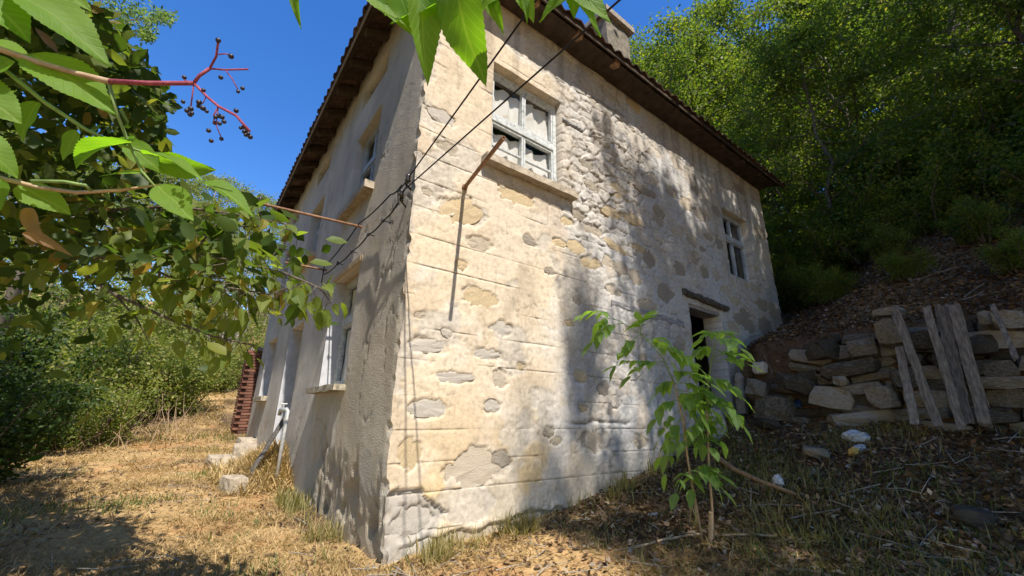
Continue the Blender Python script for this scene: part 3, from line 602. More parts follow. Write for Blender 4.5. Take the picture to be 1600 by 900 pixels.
def tile_mesh():
    m = MB(); n = 8; w = .235; L = .40
    for j in range(2):
        for i in range(n+1):
            f = i/n; hz = .028*math.sin(f*2*math.pi-.5)*.8 + .012*(f > .92)
            for t in (0, .014): m.v.append((f*w-w/2, j*L, hz+t-.012*j))
    k = 2*(n+1)
    for i in range(n):
        a = 2*i; m.f += [(a+1, a+3, k+a+3, k+a+1), (a, k+a, k+a+2, a+2), (a, a+2, a+3, a+1), (k+a, k+a+1, k+a+3, k+a+2)]
    m.f += [(0, 1, k+1, k), (2*n, k+2*n, k+2*n+1, 2*n+1)]
    return m.mesh('roof_tile', smooth=False)
TM = tile_mesh(); TM.materials.append(M['tile'])
def tile(x, y, d, rotz):
    o = bpy.data.objects.new('roof_tile', TM); col.objects.link(o); o.parent = roof
    o.location = Vector((x, y, rz_at(d)+.028+random.uniform(-.006, .006))) - Vector((0, 0, EZ))
    o.rotation_euler = Matrix.Rotation(rotz, 3, 'Z').to_4x4().to_3x3().to_quaternion().to_euler()
    o.rotation_euler = (Quaternion((0, 0, 1), rotz+random.uniform(-.02, .02)) @ Quaternion((1, 0, 0), math.atan(SL)+random.uniform(-.012, .012))).to_euler()
for row, d in enumerate((-OV-.07, -OV+.25)):
    yy = -OV+.12 + (.1 if row else 0)
    while yy < HY+OV: tile(d+random.uniform(-.012, .012), yy, d-.0+row*.0, -math.pi/2); yy += .222
    xx = -OV+.12 + (.1 if row else 0)
    while xx < HX+OV: tile(xx, d+random.uniform(-.012, .012), d, 0); xx += .222
# chimney
ch = empty('chimney', (4.6, 1.2, 7.3)); ch.parent = house
cp = on_y(972, 60, 0.55)
def chimney():
    x0, x1, y0, y1, zb, zt = 4.05, 4.80, .55, 1.25, 6.9, 9.28
    m = MB(); n = 12
    rows = [zb+(zt-zb)*i/16 for i in range(17)]; ring = 16
    for z in rows:
        for k in range(ring):
            s = k/ring*4; e = int(s); f = s-e; P4 = [(x0, y0), (x1, y0), (x1, y1), (x0, y1)]; a = P4[e]; b = P4[(e+1) % 4]
            m.v.append((a[0]+(b[0]-a[0])*f+random.uniform(-.012, .012), a[1]+(b[1]-a[1])*f+random.uniform(-.012, .012), z))
    for i in range(16):
        for k in range(ring): m.f.append((i*ring+k, i*ring+(k+1) % ring, (i+1)*ring+(k+1) % ring, (i+1)*ring+k))
    m.f.append(tuple(16*ring+k for k in range(ring))); m.build('stack', M['rubble'], ch)
    MB().box((x0-.1, y0-.1, zt), (x1+.1, y1+.1, zt+.12), .012).build('cap', M['dark_stone'], ch)
    MB().box((x0+.05, y0+.05, zt+.12), (x1-.05, y1-.05, zt+.22), .012).build('cap', M['dark_stone'], ch)
chimney()

# ------------------------------------------------------------------ wires, brackets and rods
brk = empty('wire_bracket', (-.06, -.05, 3.36), 'black iron wire bracket with insulators on the house corner', 'bracket')
m = MB(); m.tube([(.02, .10, 3.40), (-.08, .02, 3.40), (-.10, -.08, 3.38)], .012); m.tube([(.0, .16, 3.22), (-.10, .08, 3.24), (-.12, .0, 3.26)], .010); m.tube([(-.10, -.06, 3.39), (-.14, .05, 3.30), (-.11, .10, 3.22)], .006); m.build('arm', M['black'], brk)
def insulator(p, parent, s=1.0):
    m = MB(); x, y, z = p
    m.tube([(x, y, z-.04*s), (x, y, z-.02*s), (x, y, z), (x, y, z+.02*s), (x, y, z+.045*s)], [.014*s, .028*s, .018*s, .026*s, .012*s], 10); return m.build('insulator', M['porcelain'], parent, smooth=True)
insulator((-.10, -.09, 3.40), brk, 1.2); insulator((-.12, 0.0, 3.27), brk, 1.0); insulator((-.09, .06, 3.24), brk, .8)
def sag(p, q, s, n=24):
    p = Vector(p); q = Vector(q); return [p.lerp(q, i/n) - Vector((0, 0, s*4*(i/n)*(1-i/n))) for i in range(n+1)]
P1 = Vector((-.10, -.10, 3.41)); A1 = Vector((-.13, -2.0, 3.72)); A2 = Vector((.06, -2.38, 3.40))
for (st, th, nm) in ((P1, A1, 'black overhead cable, steeper of the two leaving the house corner'), (Vector((-.12, .0, 3.28)), A2, 'black overhead cable, flatter of the two leaving the house corner')):
    d = (th-st); e = st + d*6.0
    o = MB().tube([st + d*6.0*i/30 for i in range(31)], .0072, 6).build('overhead_cable', M['black'], None, smooth=True); tag(o, nm, 'cable', 'overhead cables')
rd = empty('iron_rod', (0, 1.69, 3.55), 'long thin iron rod sticking out of the roughcast wall below the upper sill', 'rod')
MB().tube([(.05, 1.69, 3.56), (-1.24, 1.69, 3.50)], .017, 8).build('shaft', M['rust'], rd, smooth=True); insulator((-1.2, 1.69, 3.545), rd, .9)
rd2 = empty('iron_rod', (0, 3.42, 3.40), 'short dark iron rod on the roughcast wall behind the leafy branch', 'rod')
MB().tube([(.05, 3.42, 3.41), (-.62, 3.42, 3.40)], .017, 8).build('shaft', M['rust'], rd2, smooth=True); insulator((-.58, 3.42, 3.44), rd2, .9)
def wall_cable(pts, label):
    pp = []
    for a, b in zip(pts[:-1], pts[1:]): pp += sag(a, b, .03, 8)[:-1]
    pp.append(Vector(pts[-1])); o = MB().tube(pp, .009, 6).build('wall_cable', M['black'], None, smooth=True); tag(o, label, 'cable', 'cables along the roughcast wall'); return o
wall_cable([(-.09, .10, 3.42), (-.06, .5, 3.50), (-.05, 1.69, 3.59), (-.05, 2.4, 3.50), (-.05, 3.38, 3.47), (-.03, 3.5, 3.2)], 'upper black cable strung along the roughcast wall')
wall_cable([(-.10, .12, 3.22), (-.07, .62, 3.22), (-.07, 1.1, 3.22), (-.07, 1.75, 3.20), (-.07, 2.4, 3.22), (-.07, 3.2, 3.27), (-.05, 3.42, 3.38)], 'lower black cable with knobs along the roughcast wall')
for k, (yy, zz) in enumerate(((.62, 3.22), (1.1, 3.22), (1.75, 3.20), (2.4, 3.22))):
    kb = empty('cable_knob', (0, yy, zz), 'small black porcelain knob holding the lower wall cable', 'insulator', 'knobs on the lower wall cable')
    MB().tube([(.01, yy, zz), (-.06, yy, zz)], .006, 6).build('pin', M['black'], kb); insulator((-.075, yy, zz), kb, .7)
# bent pipe on the end wall
pp = empty('iron_pipe', (.59, 0, 3.62), 'rusty hollow iron pipe sticking out of the end wall below the window', 'pipe')
m = MB(); b0 = Vector((.60, .03, 3.60)); tip = Vector(on_y(787, 215, -1.05)); dv = (tip-b0).normalized()
L = (tip-b0).length; seg = 12; ax = dv.cross(Vector((0, 0, 1))).normalized(); ay = ax.cross(dv)
ringo = lambda c, r: [c + (ax*math.cos(2*math.pi*j/10)+ay*math.sin(2*math.pi*j/10))*r for j in range(10)]
rings = [ringo(b0, .021), ringo(tip, .021), ringo(tip, .014), ringo(tip-dv*.12, .014)]
V = [v for rr in rings for v in rr]; Fs = [(a*10+j, a*10+(j+1) % 10, (a+1)*10+(j+1) % 10, (a+1)*10+j) for a in range(3) for j in range(10)] + [tuple(30+j for j in range(10))]
m.add(V, Fs); m.build('tube', M['rust'], pp, smooth=False)
MB().tube([b0+dv*.02, b0+dv*.06], .034, 10).build('collar', M['rust'], pp)
# ------------------------------------------------------------------ things beside the left wall
def lump(name, c, s, mat, parent=None, seed=0, rot=0.0, tilt=0.0, cuts=2, jit=.10, rnd=.22):
    """an irregular block: subdivided box, corners worn"""
    r = random.Random(seed); bm = bmesh.new(); bmesh.ops.create_cube(bm, size=1.0)
    bmesh.ops.subdivide_edges(bm, edges=bm.edges[:], cuts=cuts, use_grid_fill=True)
    for v in bm.verts:
        l = v.co.length; k = 1-rnd*max(0, (l-.55))/.31
        v.co = Vector((v.co.x*k, v.co.y*k, v.co.z*k)) + Vector((r.uniform(-jit, jit), r.uniform(-jit, jit), r.uniform(-jit, jit)))*.55
    R = Matrix.Rotation(rot, 3, 'Z') @ Matrix.Rotation(tilt, 3, 'X')
    for v in bm.verts: v.co = R @ Vector((v.co.x*s[0], v.co.y*s[1], v.co.z*s[2]))
    me = bpy.data.meshes.new(name); bm.to_mesh(me); bm.free(); o = link(name, me, parent, mat)
    if parent is None: o.location = c
    else: o.location = o.location + Vector(c)
    return o
STEPL = ['flat concrete step block lying farthest out on the dry grass', 'tilted concrete step block against the mound by the side door', 'small squat concrete block nearest the corner, half sunk in straw', 'concrete block under the far lower window']
for k, (x, y, s, rt) in enumerate(((-.72, 5.9, (.42, .62, .22), .1), (-.36, 6.2, (.40, .75, .40), -.1), (-.72, 3.5, (.24, .34, .26), .3), (-.16, 8.0, (.36, .7, .34), .05))):
    tag(lump('step_block', (x, y, tz(x, y)+s[2]*.35), s, M['concrete'], None, 40+k, rt, .05, 3, .045, .10), STEPL[k], 'block', 'concrete blocks by the side door')
tp = empty('standpipe', (-.20, 3.55, .3), 'white standpipe with a tap beside the roughcast wall', 'tap')
MB().tube([(-.20, 3.55, tz(-.2, 3.55)-.1), (-.20, 3.55, .8), (-.20, 3.55, 1.17), (-.21, 3.57, 1.19), (-.22, 4.05, 1.18), (-.22, 4.07, 1.10)], [.028]*6, 8).build('pipe', M['steel'], tp, smooth=True)
MB().tube([(-.215, 3.85, 1.19), (-.215, 3.85, 1.27)], .012, 6).tube([(-.26, 3.85, 1.27), (-.17, 3.85, 1.27)], .012, 6).build('tap_handle', M['steel'], tp)
o = rough_beam('charred_plank', on_x(388, 745, -.52), on_x(446, 652, -.14), .10, .05, M['black_timber'], None, 51, 16); tag(o, 'dark rotten plank leaning against the house by the standpipe', 'plank')
# brick pier beyond the house
pier = empty('brick_pier', (.15, 10.4, tz(0, 10.4)), 'narrow red brick pier at the far end of the house', 'pier')
bme = MB().box((-.12, -.06, -.033), (.12, .06, .033)).mesh('brick', bevel=.006); bme.materials.append(M['brick'])
zb = tz(.0, 10.9)-.1; k = 0
MB().box((-.20, 10.72, zb), (.34, 11.3, zb+2.5)).build('mortar_core', M['dark_stone'], pier)
while zb+.08*k < 2.85:
    for i in range(3):
        for (ox, oy, rr) in ((-.21, 10.26+i*.24, math.pi/2), (-.08+i*.25, 10.2, 0)):
            if i == 2 and rr == 0: continue
            o = bpy.data.objects.new('brick', bme); col.objects.link(o); o.parent = pier
            o.location = Vector((ox + (0 if rr else (.06 if k % 2 else 0)), oy+(.06 if k % 2 and rr else 0)+.5, zb+.04+.08*k)) - pier.location; o.rotation_euler = (0, 0, rr+random.uniform(-.03, .03))
    k += 1

# ------------------------------------------------------------------ dry stone wall and boards
rw = empty('dry_stone_wall', (5.6, -2.5, 1.0), 'tumbledown dry stone retaining wall at the foot of the wooded bank', 'wall')
def rock_mesh(seed, cuts=1):
    r = random.Random(seed); bm = bmesh.new(); bmesh.ops.create_cube(bm, size=1.0); bmesh.ops.subdivide_edges(bm, edges=bm.edges[:], cuts=1, use_grid_fill=True)
    for v in bm.verts:
        l = v.co.length; k = 1-.20*max(0, l-.55)/.31; v.co = v.co*k + Vector([r.uniform(-.075, .075) for _ in range(3)])
    me = bpy.data.meshes.new('rock'); bm.to_mesh(me); bm.free(); me.materials.append(M['rubble']); return me
RK = [rock_mesh(i) for i in range(9)]
def rock(parent, c, s, rz=0, mesh=None, nm='stone'):
    o = bpy.data.objects.new(nm, mesh or random.choice(RK)); col.objects.link(o); o.parent = parent
    o.location = Vector(c) - (parent.location if parent else Vector()); o.scale = s; q = 1.0+2.2*float(sstep(-2.6, -1.2, c[1])); o.rotation_euler = (random.uniform(-.10, .10)*q, random.uniform(-.09, .09)*q, rz+random.uniform(-.15, .15)*q); return o
z = .85; row = 0
while row < 9:
    hh = random.uniform(.13, .25); y = -6.2 + random.uniform(0, .3)
    while y < -.55:
        w = random.uniform(.22, .62); top = 2.15+.10*math.sin(y*3)+.35*sstep(-2.0, -2.6, y)-.75*sstep(-1.6, -.8, y)
        if z < top: rock(rw, (float(xr(y))+.14+.03*row+random.uniform(-.09, .07), y+w/2, z+hh/2), (random.uniform(.3, .45), w*1.02, hh*1.06))
        y += w
    z += hh; row += 1
for (px, py, w, h) in ((1325, 577, 100, 26), (1298, 622, 74, 36), (1376, 620, 48, 36), (1346, 545, 48, 32), (1281, 546, 38, 28), (1345, 652, 110, 24), (1385, 486, 48, 14), (1386, 520, 44, 40), (1240, 600, 60, 26), (1205, 640, 60, 40), (1180, 610, 34, 30), (1310, 595, 24, 16), (1570, 500, 60, 30), (1530, 540, 50, 34), (1440, 530, 44, 34), (1480, 560, 50, 30), (1560, 580, 60, 36), (1410, 590, 40, 34), (1540, 500, 24, 24)):
    c = on_x(px, py, 5.55+random.uniform(-.05, .08)); a = on_x(px+w/2, py, 5.55); b = on_x(px, py-h/2, 5.55)
    rock(rw, (c[0]+.12, c[1], c[2]), (.42, abs(a[1]-c[1])*2.05, abs(b[2]-c[2])*2.05), .05)
c = on_x(1188, 575, 5.9); pst = lump('boulder', tuple(c), (.16, .2, .2), M['grey_stone'], None, 77); tag(pst, 'round pale stone on the bank right of the doorway', 'stone')
PL = [((1397, 480), (1467, 668), 17, 'long grey board leaning against the stone wall, leftmost at the top'), ((1406, 545), (1430, 663), 17, 'short grey board, left of the leaning boards at their foot'),
      ((1447, 480), (1503, 668), 15, 'narrow grey board leaning in the middle of the row'), ((1470, 478), (1512, 663), 22, 'wide dark board behind the middle of the leaning row'),
      ((1491, 478), (1540, 664), 21, 'wide pale board with a split end, right in the leaning row'), ((1550, 476), (1588, 560), 9, 'thin stick leaning high on the stone wall at the right')]
for k, (A, B, w, lb) in enumerate(PL):
    xo = 5.30 if k not in (3, 6) else 5.37
    p = on_x(*A, xo); q = on_x(*B, xo-.24); q[2] = min(q[2], q[2]); ww = w/648*3.1
    r = random.Random(k); m = MB(); n = 12; t = Vector(q)-Vector(p); a = t.cross(Vector((1, 0, 0))).normalized(); nn = a.cross(t.normalized())
    for i in range(n+1):
        ce = Vector(p)+t*(i/n)+nn*r.uniform(-.006, .006)+a*r.uniform(-.004, .004)
        for (sa, sn) in ((-1, -1), (-.3, -1.1), (.4, -.95), (1, -1), (1, 1), (-1, 1)): m.v.append(tuple(ce+a*(sa*ww/2*r.uniform(.93, 1.06))+nn*(sn*.016)+(t.normalized()*r.uniform(-.03, .03) if i in (0, n) else Vector())))
    for i in range(n):
        for j in range(6): m.f.append((i*6+j, i*6+(j+1) % 6, (i+1)*6+(j+1) % 6, (i+1)*6+j))
    m.f.append(tuple(range(6))); m.f.append(tuple(n*6+5-j for j in range(6)))
    o = m.build('weathered_board' if k != 5 else 'leaning_stick', M['grey_wood']); tag(o, lb, 'board' if k != 5 else 'stick', 'boards leaning on the stone wall')
# loose stones, litter and wood on the ground
def on_ground(px, py):
    d = ray(px, py); lo, hi = .5, 60.0
    prev = .5
    for i in range(1, 1200):
        t = .5+i*.03; p = CAM+d*t
        if p[2] < tz(p[0], p[1]): return p
    return CAM+d*6
for k, (px, py, s, lb) in enumerate(((1525, 818, (.30, .22, .12), 'pale angular stone lying alone in the shaded leaf litter'), (1275, 712, (.45, .25, .12), 'flat grey stone half buried below the stone wall'), (1195, 668, (.55, .25, .13), 'long grey stone lying at the foot of the bank by the door'), (1250, 662, (.25, .16, .10), 'small grey stone by the blue plastic scrap'))):
    p = on_ground(px, py); tag(lump('loose_stone', (p[0], p[1], tz(p[0], p[1])+s[2]*.3), s, M['rubble'], None, 90+k, .4*k, .1, 2, .09), lb, 'stone', 'loose stones on the slope')
def crumple(name, px, py, s, mat, label, cat, seed):
    r = random.Random(seed); p = on_ground(px, py); bm = bmesh.new(); bmesh.ops.create_icosphere(bm, subdivisions=3, radius=1.0)
    for v in bm.verts:
        k = .75+.5*vnoise(v.co.x*3+seed, v.co.y*3+v.co.z*2.3, seed)+.15*r.random(); v.co = Vector((v.co.x*s[0]*k, v.co.y*s[1]*k, v.co.z*s[2]*k))
    me = bpy.data.meshes.new(name); bm.to_mesh(me); bm.free(); o = link(name, me, None, mat); o.location = (p[0], p[1], tz(p[0], p[1])+s[2]*.6); return tag(o, label, cat)
crumple('plastic_bag', 1340, 690, (.13, .12, .07), M['plastic'], 'crumpled white plastic bag on the slope below the stone wall', 'bag', 3)
crumple('plastic_bag', 1345, 706, (.14, .05, .04), M['plastic'], 'flat white plastic strip beside the yellow scrap', 'bag', 8)
crumple('plastic_scrap', 1336, 712, (.09, .05, .05), M['yellow_plastic'], 'yellow plastic scrap under the white bag', 'scrap', 4)
crumple('plastic_scrap', 1247, 643, (.09, .08, .06), M['blue_plastic'], 'dark blue plastic scrap at the foot of the stones', 'scrap', 5)
crumple('plastic_bottle', 1217, 760, (.05, .05, .07), M['plastic'], 'small pale plastic bottle end beside the fallen branch', 'bottle', 6)
crumple('paper_scrap', 1022, 808, (.075, .04, .018), M['plastic'], 'small white paper scrap in the grass near the sapling', 'paper', 7)
def polyline(px, zoff, rad, name, mat, label, cat, seed=0, n=6):
    pts = []
    for (x, y) in px: p = on_ground(x, y); pts.append((p[0], p[1], tz(p[0], p[1])+zoff))
    o = MB().tube(pts, rad, n).build(name, mat, None, smooth=True); return tag(o, label, cat)
polyline([(1085, 695), (1115, 718), (1150, 742), (1190, 762), (1245, 782)], .05, [.030, .034, .030, .026, .016], 'fallen_branch', M['log_end'], 'thick brown fallen branch lying below the doorway', 'branch')
polyline([(985, 865), (1040, 850), (1090, 843), (1095, 842)], .03, [.008, .012, .012, .01], 'dry_stick', M['tan_stem'], 'thin straw coloured stick lying left of the sapling', 'stick')
polyline([(1130, 845), (1180, 843), (1215, 846)], .03, [.010, .012, .008], 'dry_stick', M['tan_stem'], 'thin straw coloured stick lying right of the sapling', 'stick')
# round slab leaning by the door
p = on_ground(1130, 690); o = lump('stone_slab', (p[0]+.1, p[1]+.12, p[2]+.22), (.34, .08, .5), M['mossy'], None, 66, -.3, -.2); tag(o, 'rounded slab leaning below the doorway behind the sapling', 'slab')
p = on_y(1158, 625, -.14); o = lump('door_post', (p[0], -.14, p[2]-.05), (.16, .16, .95), M['concrete'], None, 67, .1, .03); tag(o, 'broken pale post right of the doorway', 'post')

# ------------------------------------------------------------------ foliage tools
def leaf_cloud(name, P, D, size, lv, width=.55, up=0.5, seed=0, fine=False):
    """one folded four-point leaf at each point P with axis D"""
    r = np.random.default_rng(seed); n = len(P); D = D/np.maximum(np.linalg.norm(D, axis=1, keepdims=True), 1e-6)
    N = r.normal(size=(n, 3)); N[:, 2] += up*2.0; S = np.cross(D, N); S /= np.maximum(np.linalg.norm(S, axis=1, keepdims=True), 1e-6); N = np.cross(S, D)
    L = (size*r.uniform(.6, 1.25, n))[:, None]; w = L*width*.5
    b = P; t = P+D*L; m = P+D*L*.45 - N*L*.10; l = m+S*w+N*L*.12; q = m-S*w+N*L*.12
    if fine:
        m1 = P+D*L*.28-N*L*.06; m2 = P+D*L*.68-N*L*.10
        V = np.stack([b, m1+S*w*.85+N*L*.10, m2+S*w*.85+N*L*.04, t-N*L*.12, m2-S*w*.85+N*L*.04, m1-S*w*.85+N*L*.10, m1, m2], 1).reshape(-1, 3); i = np.arange(n)[:, None]*8
        F = np.concatenate([i+np.array([f]) for f in ((0, 1, 6), (1, 2, 7), (1, 7, 6), (2, 3, 7), (0, 6, 5), (6, 7, 4), (6, 4, 5), (7, 3, 4))], 0)
        return np_mesh(name, V, F, False, {'lv': ('FLOAT', np.repeat(lv, 8))})
    V = np.stack([b, l, t, q], 1).reshape(-1, 3); i = np.arange(n)[:, None]*4; F = np.concatenate([i+np.array([[0, 1, 2]]), i+np.array([[0, 2, 3]])], 0)
    return np_mesh(name, V, F, False, {'lv': ('FLOAT', np.repeat(lv, 4))})
def make_tree(seed, H, r0, base, spread, nleaf, lsize, lean=(0, 0), limbs=22, mat_leaf='leaf_forest', mat_bark='bark', droop=0.0, sub=7, top=0.35):
    r = random.Random(seed); n = np.random.default_rng(seed); m = MB()
    K = 9; tr = [Vector((lean[0]*(i/K)**1.3*H + r.uniform(-.02, .02)*H*(i > 0), lean[1]*(i/K)**1.3*H+r.uniform(-.02, .02)*H*(i > 0), H*.95*i/K)) for i in range(K+1)]
    tr[0].z = -.4; m.tube(tr, [r0*(1.25 if i == 0 else 1)*(1-.85*i/K) for i in range(K+1)], 8, False)
    anc = []; dirs = []
    for k in range(limbs):
        f = base + (1-base)*((k+r.random())/limbs); x = f*K; i = min(int(x), K-1); p = tr[i].lerp(tr[i+1], x-i)
        prof = (math.sin(math.pi*min(1, (f-base)/(1-base)*.85+.18)))**.7; L = spread*prof*r.uniform(.65, 1.15)+.3; az = k*2.4+r.uniform(-.5, .5); el = r.uniform(.05, .5)+top*f
        d = Vector((math.cos(az)*math.cos(el), math.sin(az)*math.cos(el), math.sin(el))); pts = [p]; q = p.copy()
        for s in range(5):
            d = (d + Vector((r.uniform(-.2, .2), r.uniform(-.2, .2), r.uniform(-.12, .16)-droop))).normalized(); q = q+d*L/5; pts.append(q.copy())
        rr = r0*.38*(1-f*.6); m.tube(pts, [rr*(1-.85*s/5) for s in range(6)], 5, False)
        for s in range(sub):
            g = r.uniform(.25, 1.0); x2 = g*5; i2 = min(int(x2), 4); bp = pts[i2].lerp(pts[i2+1], x2-i2); d2 = (d*.6+Vector((r.uniform(-1, 1), r.uniform(-1, 1), r.uniform(-.5, .6)-droop))).normalized(); L2 = L*r.uniform(.18, .42)+.2
            e = bp+d2*L2+Vector((0, 0, -droop*L2*.5)); m.tube([bp, bp.lerp(e, .5)+Vector((0, 0, .04)), e], [rr*.35, rr*.25, .004], 4, False)
            for u in range(7): anc.append(tuple(bp.lerp(e, .15+.95*u/6))); dirs.append(tuple(d2))
    anc = np.array(anc); dirs = np.array(dirs); ix = n.integers(0, len(anc), nleaf); P = anc[ix]+n.normal(size=(nleaf, 3))*(.10+.022*spread)*np.array([1, 1, .75])
    D = dirs[ix]*.5+n.normal(size=(nleaf, 3))*.7; D[:, 2] -= .35
    clump = n.random(len(anc))[ix]; lv = np.clip(clump*.45+n.random(nleaf)*.55, 0, 1)
    tm = m.mesh('trunk', smooth=True); tm.materials.append(M[mat_bark]); lm = leaf_cloud('crown', P, D, lsize, lv, seed=seed); lm.materials.append(M[mat_leaf]); return tm, lm
def place_tree(meshes, x, y, name, label, cat, group, s=1.0, rz=0.0, z=None, sz=None, tilt=0.0):
    t = empty(name, (x, y, tz(x, y) if z is None else z), label, cat, group); t.rotation_euler = (tilt, 0, rz); t.scale = (s, s, sz or s)
    for nm, me in zip(('trunk', 'crown'), meshes):
        o = bpy.data.objects.new(nm, me); col.objects.link(o); o.parent = t
    return t
def make_bush(seed, R, H, nleaf, lsize, mat_leaf, stems=16):
    r = random.Random(seed); n = np.random.default_rng(seed); m = MB(); anc = []; dirs = []
    for k in range(stems):
        a = r.uniform(0, 2*math.pi); rr = R*math.sqrt(r.random())*.95; p = Vector((math.cos(a)*rr*.35, math.sin(a)*rr*.35, -.15)); e = Vector((math.cos(a)*rr, math.sin(a)*rr, H*(1-.45*(rr/R)**2)*r.uniform(.55, 1.05))); mid = p.lerp(e, .5)+Vector((r.uniform(-.2, .2)*R, r.uniform(-.2, .2)*R, H*.12))
        if k % 4 == 0: e = e*1.12; e.z *= 1.25
        m.tube([p, mid, e], [.03, .018, .005], 4, False)
        for s in range(9):
            f = .15+.85*s/8; bp = p.lerp(mid, f*2) if f < .5 else mid.lerp(e, f*2-1)
            for u in range(3):
                d2 = Vector((r.uniform(-1, 1), r.uniform(-1, 1), r.uniform(-.3, .8))).normalized(); L2 = r.uniform(.15, .4)*R; q = bp+d2*L2
                if u == 0: m.tube([bp, q], [.008, .003], 3, False)
                for w in range(3): anc.append(tuple(bp.lerp(q, .4+.3*w))); dirs.append(tuple(d2))
    anc = np.array(anc); dirs = np.array(dirs); ix = n.integers(0, len(anc), nleaf); P = anc[ix]+n.normal(size=(nleaf, 3))*.06*R; P[:, 2] = np.maximum(P[:, 2], .02)
    D = dirs[ix]*.5+n.normal(size=(nleaf, 3))*.7; cl = n.random(len(anc))[ix]; lv = np.clip(cl*.5+n.random(nleaf)*.5, 0, 1)
    tm = m.mesh('stems', smooth=True); tm.materials.append(M['bark']); lm = leaf_cloud('foliage', P, D, lsize, lv, seed=seed); lm.materials.append(M[mat_leaf]); return tm, lm
def place_bush(meshes, x, y, name, label, cat, group, s=1.0, rz=0.0, sz=None):
    t = empty(name, (x, y, tz(x, y)), label, cat, group); t.rotation_euler = (0, 0, rz); t.scale = (s, s, sz or s)
    for nm, me in zip(('stems', 'foliage'), meshes):
        o = bpy.data.objects.new(nm, me); col.objects.link(o); o.parent = t
    return t

# ------------------------------------------------------------------ wood on the hill, right and behind
TA = make_tree(101, 12, .15, .18, 3.4, 26000, .125, (.05, -.03), 30)
TB = make_tree(102, 14, .17, .30, 3.0, 22000, .125, (-.04, .05), 28)
TC = make_tree(103, 9, .10, .10, 2.8, 22000, .11, (.08, .02), 30)
hl = 'leafy tree standing in the wood on the hillside behind the house'
for k, (x, y, t, s) in enumerate(((11.5, 3.0, TA, 1.0), (13.0, -1.5, TC, 1.0), (12.5, 8.5, TB, 1.05), (16, 2.0, TB, 1.1), (17, 6.5, TA, 1.1), (15.5, -4.0, TA, .95), (20, -1.5, TB, 1.2), (21, 4.5, TA, 1.2), (22, 10, TB, 1.2), (16, 13, TA, 1.15), (26, 1, TA, 1.3), (27, 8, TB, 1.3), (21, 17, TB, 1.2), (28, 15, TA, 1.4), (12, 15, TC, 1.2), (10.8, -1.0, TC, .8), (11.5, -4.6, TC, .9), (25, -5, TA, 1.2), (33, 4, TB, 1.4), (34, 13, TA, 1.4), (19, -7, TB, 1.1), (24, -2, TC, 1.6), (23, 2.5, TC, 1.5), (18.5, -4.2, TC, 1.3), (27, 5, TC, 1.8), (30, -3, TC, 1.9), (17.5, 4, TC, 1.3), (22, 7.5, TC, 1.5), (32, 9, TC, 1.9), (38, 0, TC, 2.2), (14.6, 1.2, TC, 1.0), (14, 10.5, TC, 1.2), (11.2, 11.8, TA, 1.35), (13.5, 6.2, TA, 1.2))):
    place_tree(t, x, y, 'forest_tree', hl, 'tree', 'trees in the wood on the hill', s, k*1.9)
US = make_bush(201, 1.3, 1.7, 9000, .085, 'leaf_forest')
for k, (x, y, s) in enumerate(((10.6, 1.2, 1.0), (11.8, 1.0, 1.3), (10.4, -.8, .8), (12.6, -3.0, 1.2), (13.6, .3, 1.4), (14.5, 4, 1.5), (11.0, 4.5, 1.3), (13.2, -5.5, 1.1), (16, -2, 1.5), (18, 1, 1.6), (20, -4, 1.9), (22, -.5, 2.0), (19, 4, 1.9), (25, 2, 2.3), (26, -5, 2.2), (11.4, 7.5, 1.4), (9.9, 2.6, 1.0), (9.6, -2.6, .7), (10.6, -3.4, .95), (9.2, -4.4, .8), (11.6, -2.2, 1.2), (12.4, -4.4, 1.2), (10.4, -5.4, 1.1), (8.6, -3.3, .45), (14.5, -3.2, 1.5), (9.3, -.7, .5), (8.0, -1.3, .35), (9.9, -1.6, .7), (8.9, -2.1, .4), (7.6, -2.4, .3), (7.9, -4.6, .5), (10.2, .3, .8), (9.6, 1.1, .7), (7.0, -3.6, .32), (11.0, -1.4, 1.0))):
    place_bush(US, x, y, 'undergrowth_bush', 'dark shaded bush in the undergrowth right of the house', 'bush', 'bushes under the trees on the bank', s, k*1.3)
dt = MB(); q0 = Vector((10.4, -.9, tz(10.4, -.9)-.2)); dt.tube([q0, q0+Vector((-.12, .15, .9)), q0+Vector((-.3, .3, 1.5)), q0+Vector((-.42, .42, 1.9))], [.017, .015, .012, .005], 6)
tag(dt.build('dead_sapling', M['pale_bark'], None, smooth=True), 'thin bare grey stem leaning on the dark bank beyond the house', 'stem')

# trees that stand beside and behind the camera and shade the scene
TS = make_tree(111, 15, .2, .28, 3.7, 46000, .165, (-.02, .03), 54)
TD = make_tree(112, 15, .18, .28, 3.7, 17000, .15, (.02, -.02), 46)
for k, (x, y, s, rz, *zz) in enumerate(((3.5, -8.6, .74, 3.7, 1.12), (2.2, -10.2, .58, 1.1, .98), (0.95, -10.5, .36, 2.2, 1.22), (7.6, -6.6, 1.15, 0.4), (5.9, -7.8, .84, 1.3), (10.6, -6.9, .72, 2.1),  (5.6, -12.0, 1.2, 3.0), (9.0, -12.8, .95, 4.4)
    )):
    place_tree(TD if k in (0, 1, 2, 3) else TS, x, y, 'bank_tree', 'tall tree on the bank to the right that shades the end wall', 'tree', 'trees on the bank beside the viewer', s, rz, None, zz[0] if zz else None)

for k, (x, y, s) in enumerate(((-9.5, -5, 1.0), (-11, 1, 1.0), (-8, -11, 1.0), (-14, -3, 1.2), (-10, 6.5, .85))):  # unseen trees added behind and left of the camera to cut skylight
    place_tree(TS, x, y, 'skylight_blocker_tree', 'unseen tall tree added behind the viewer to block skylight', 'tree', 'trees behind the viewer', s, k*.8)
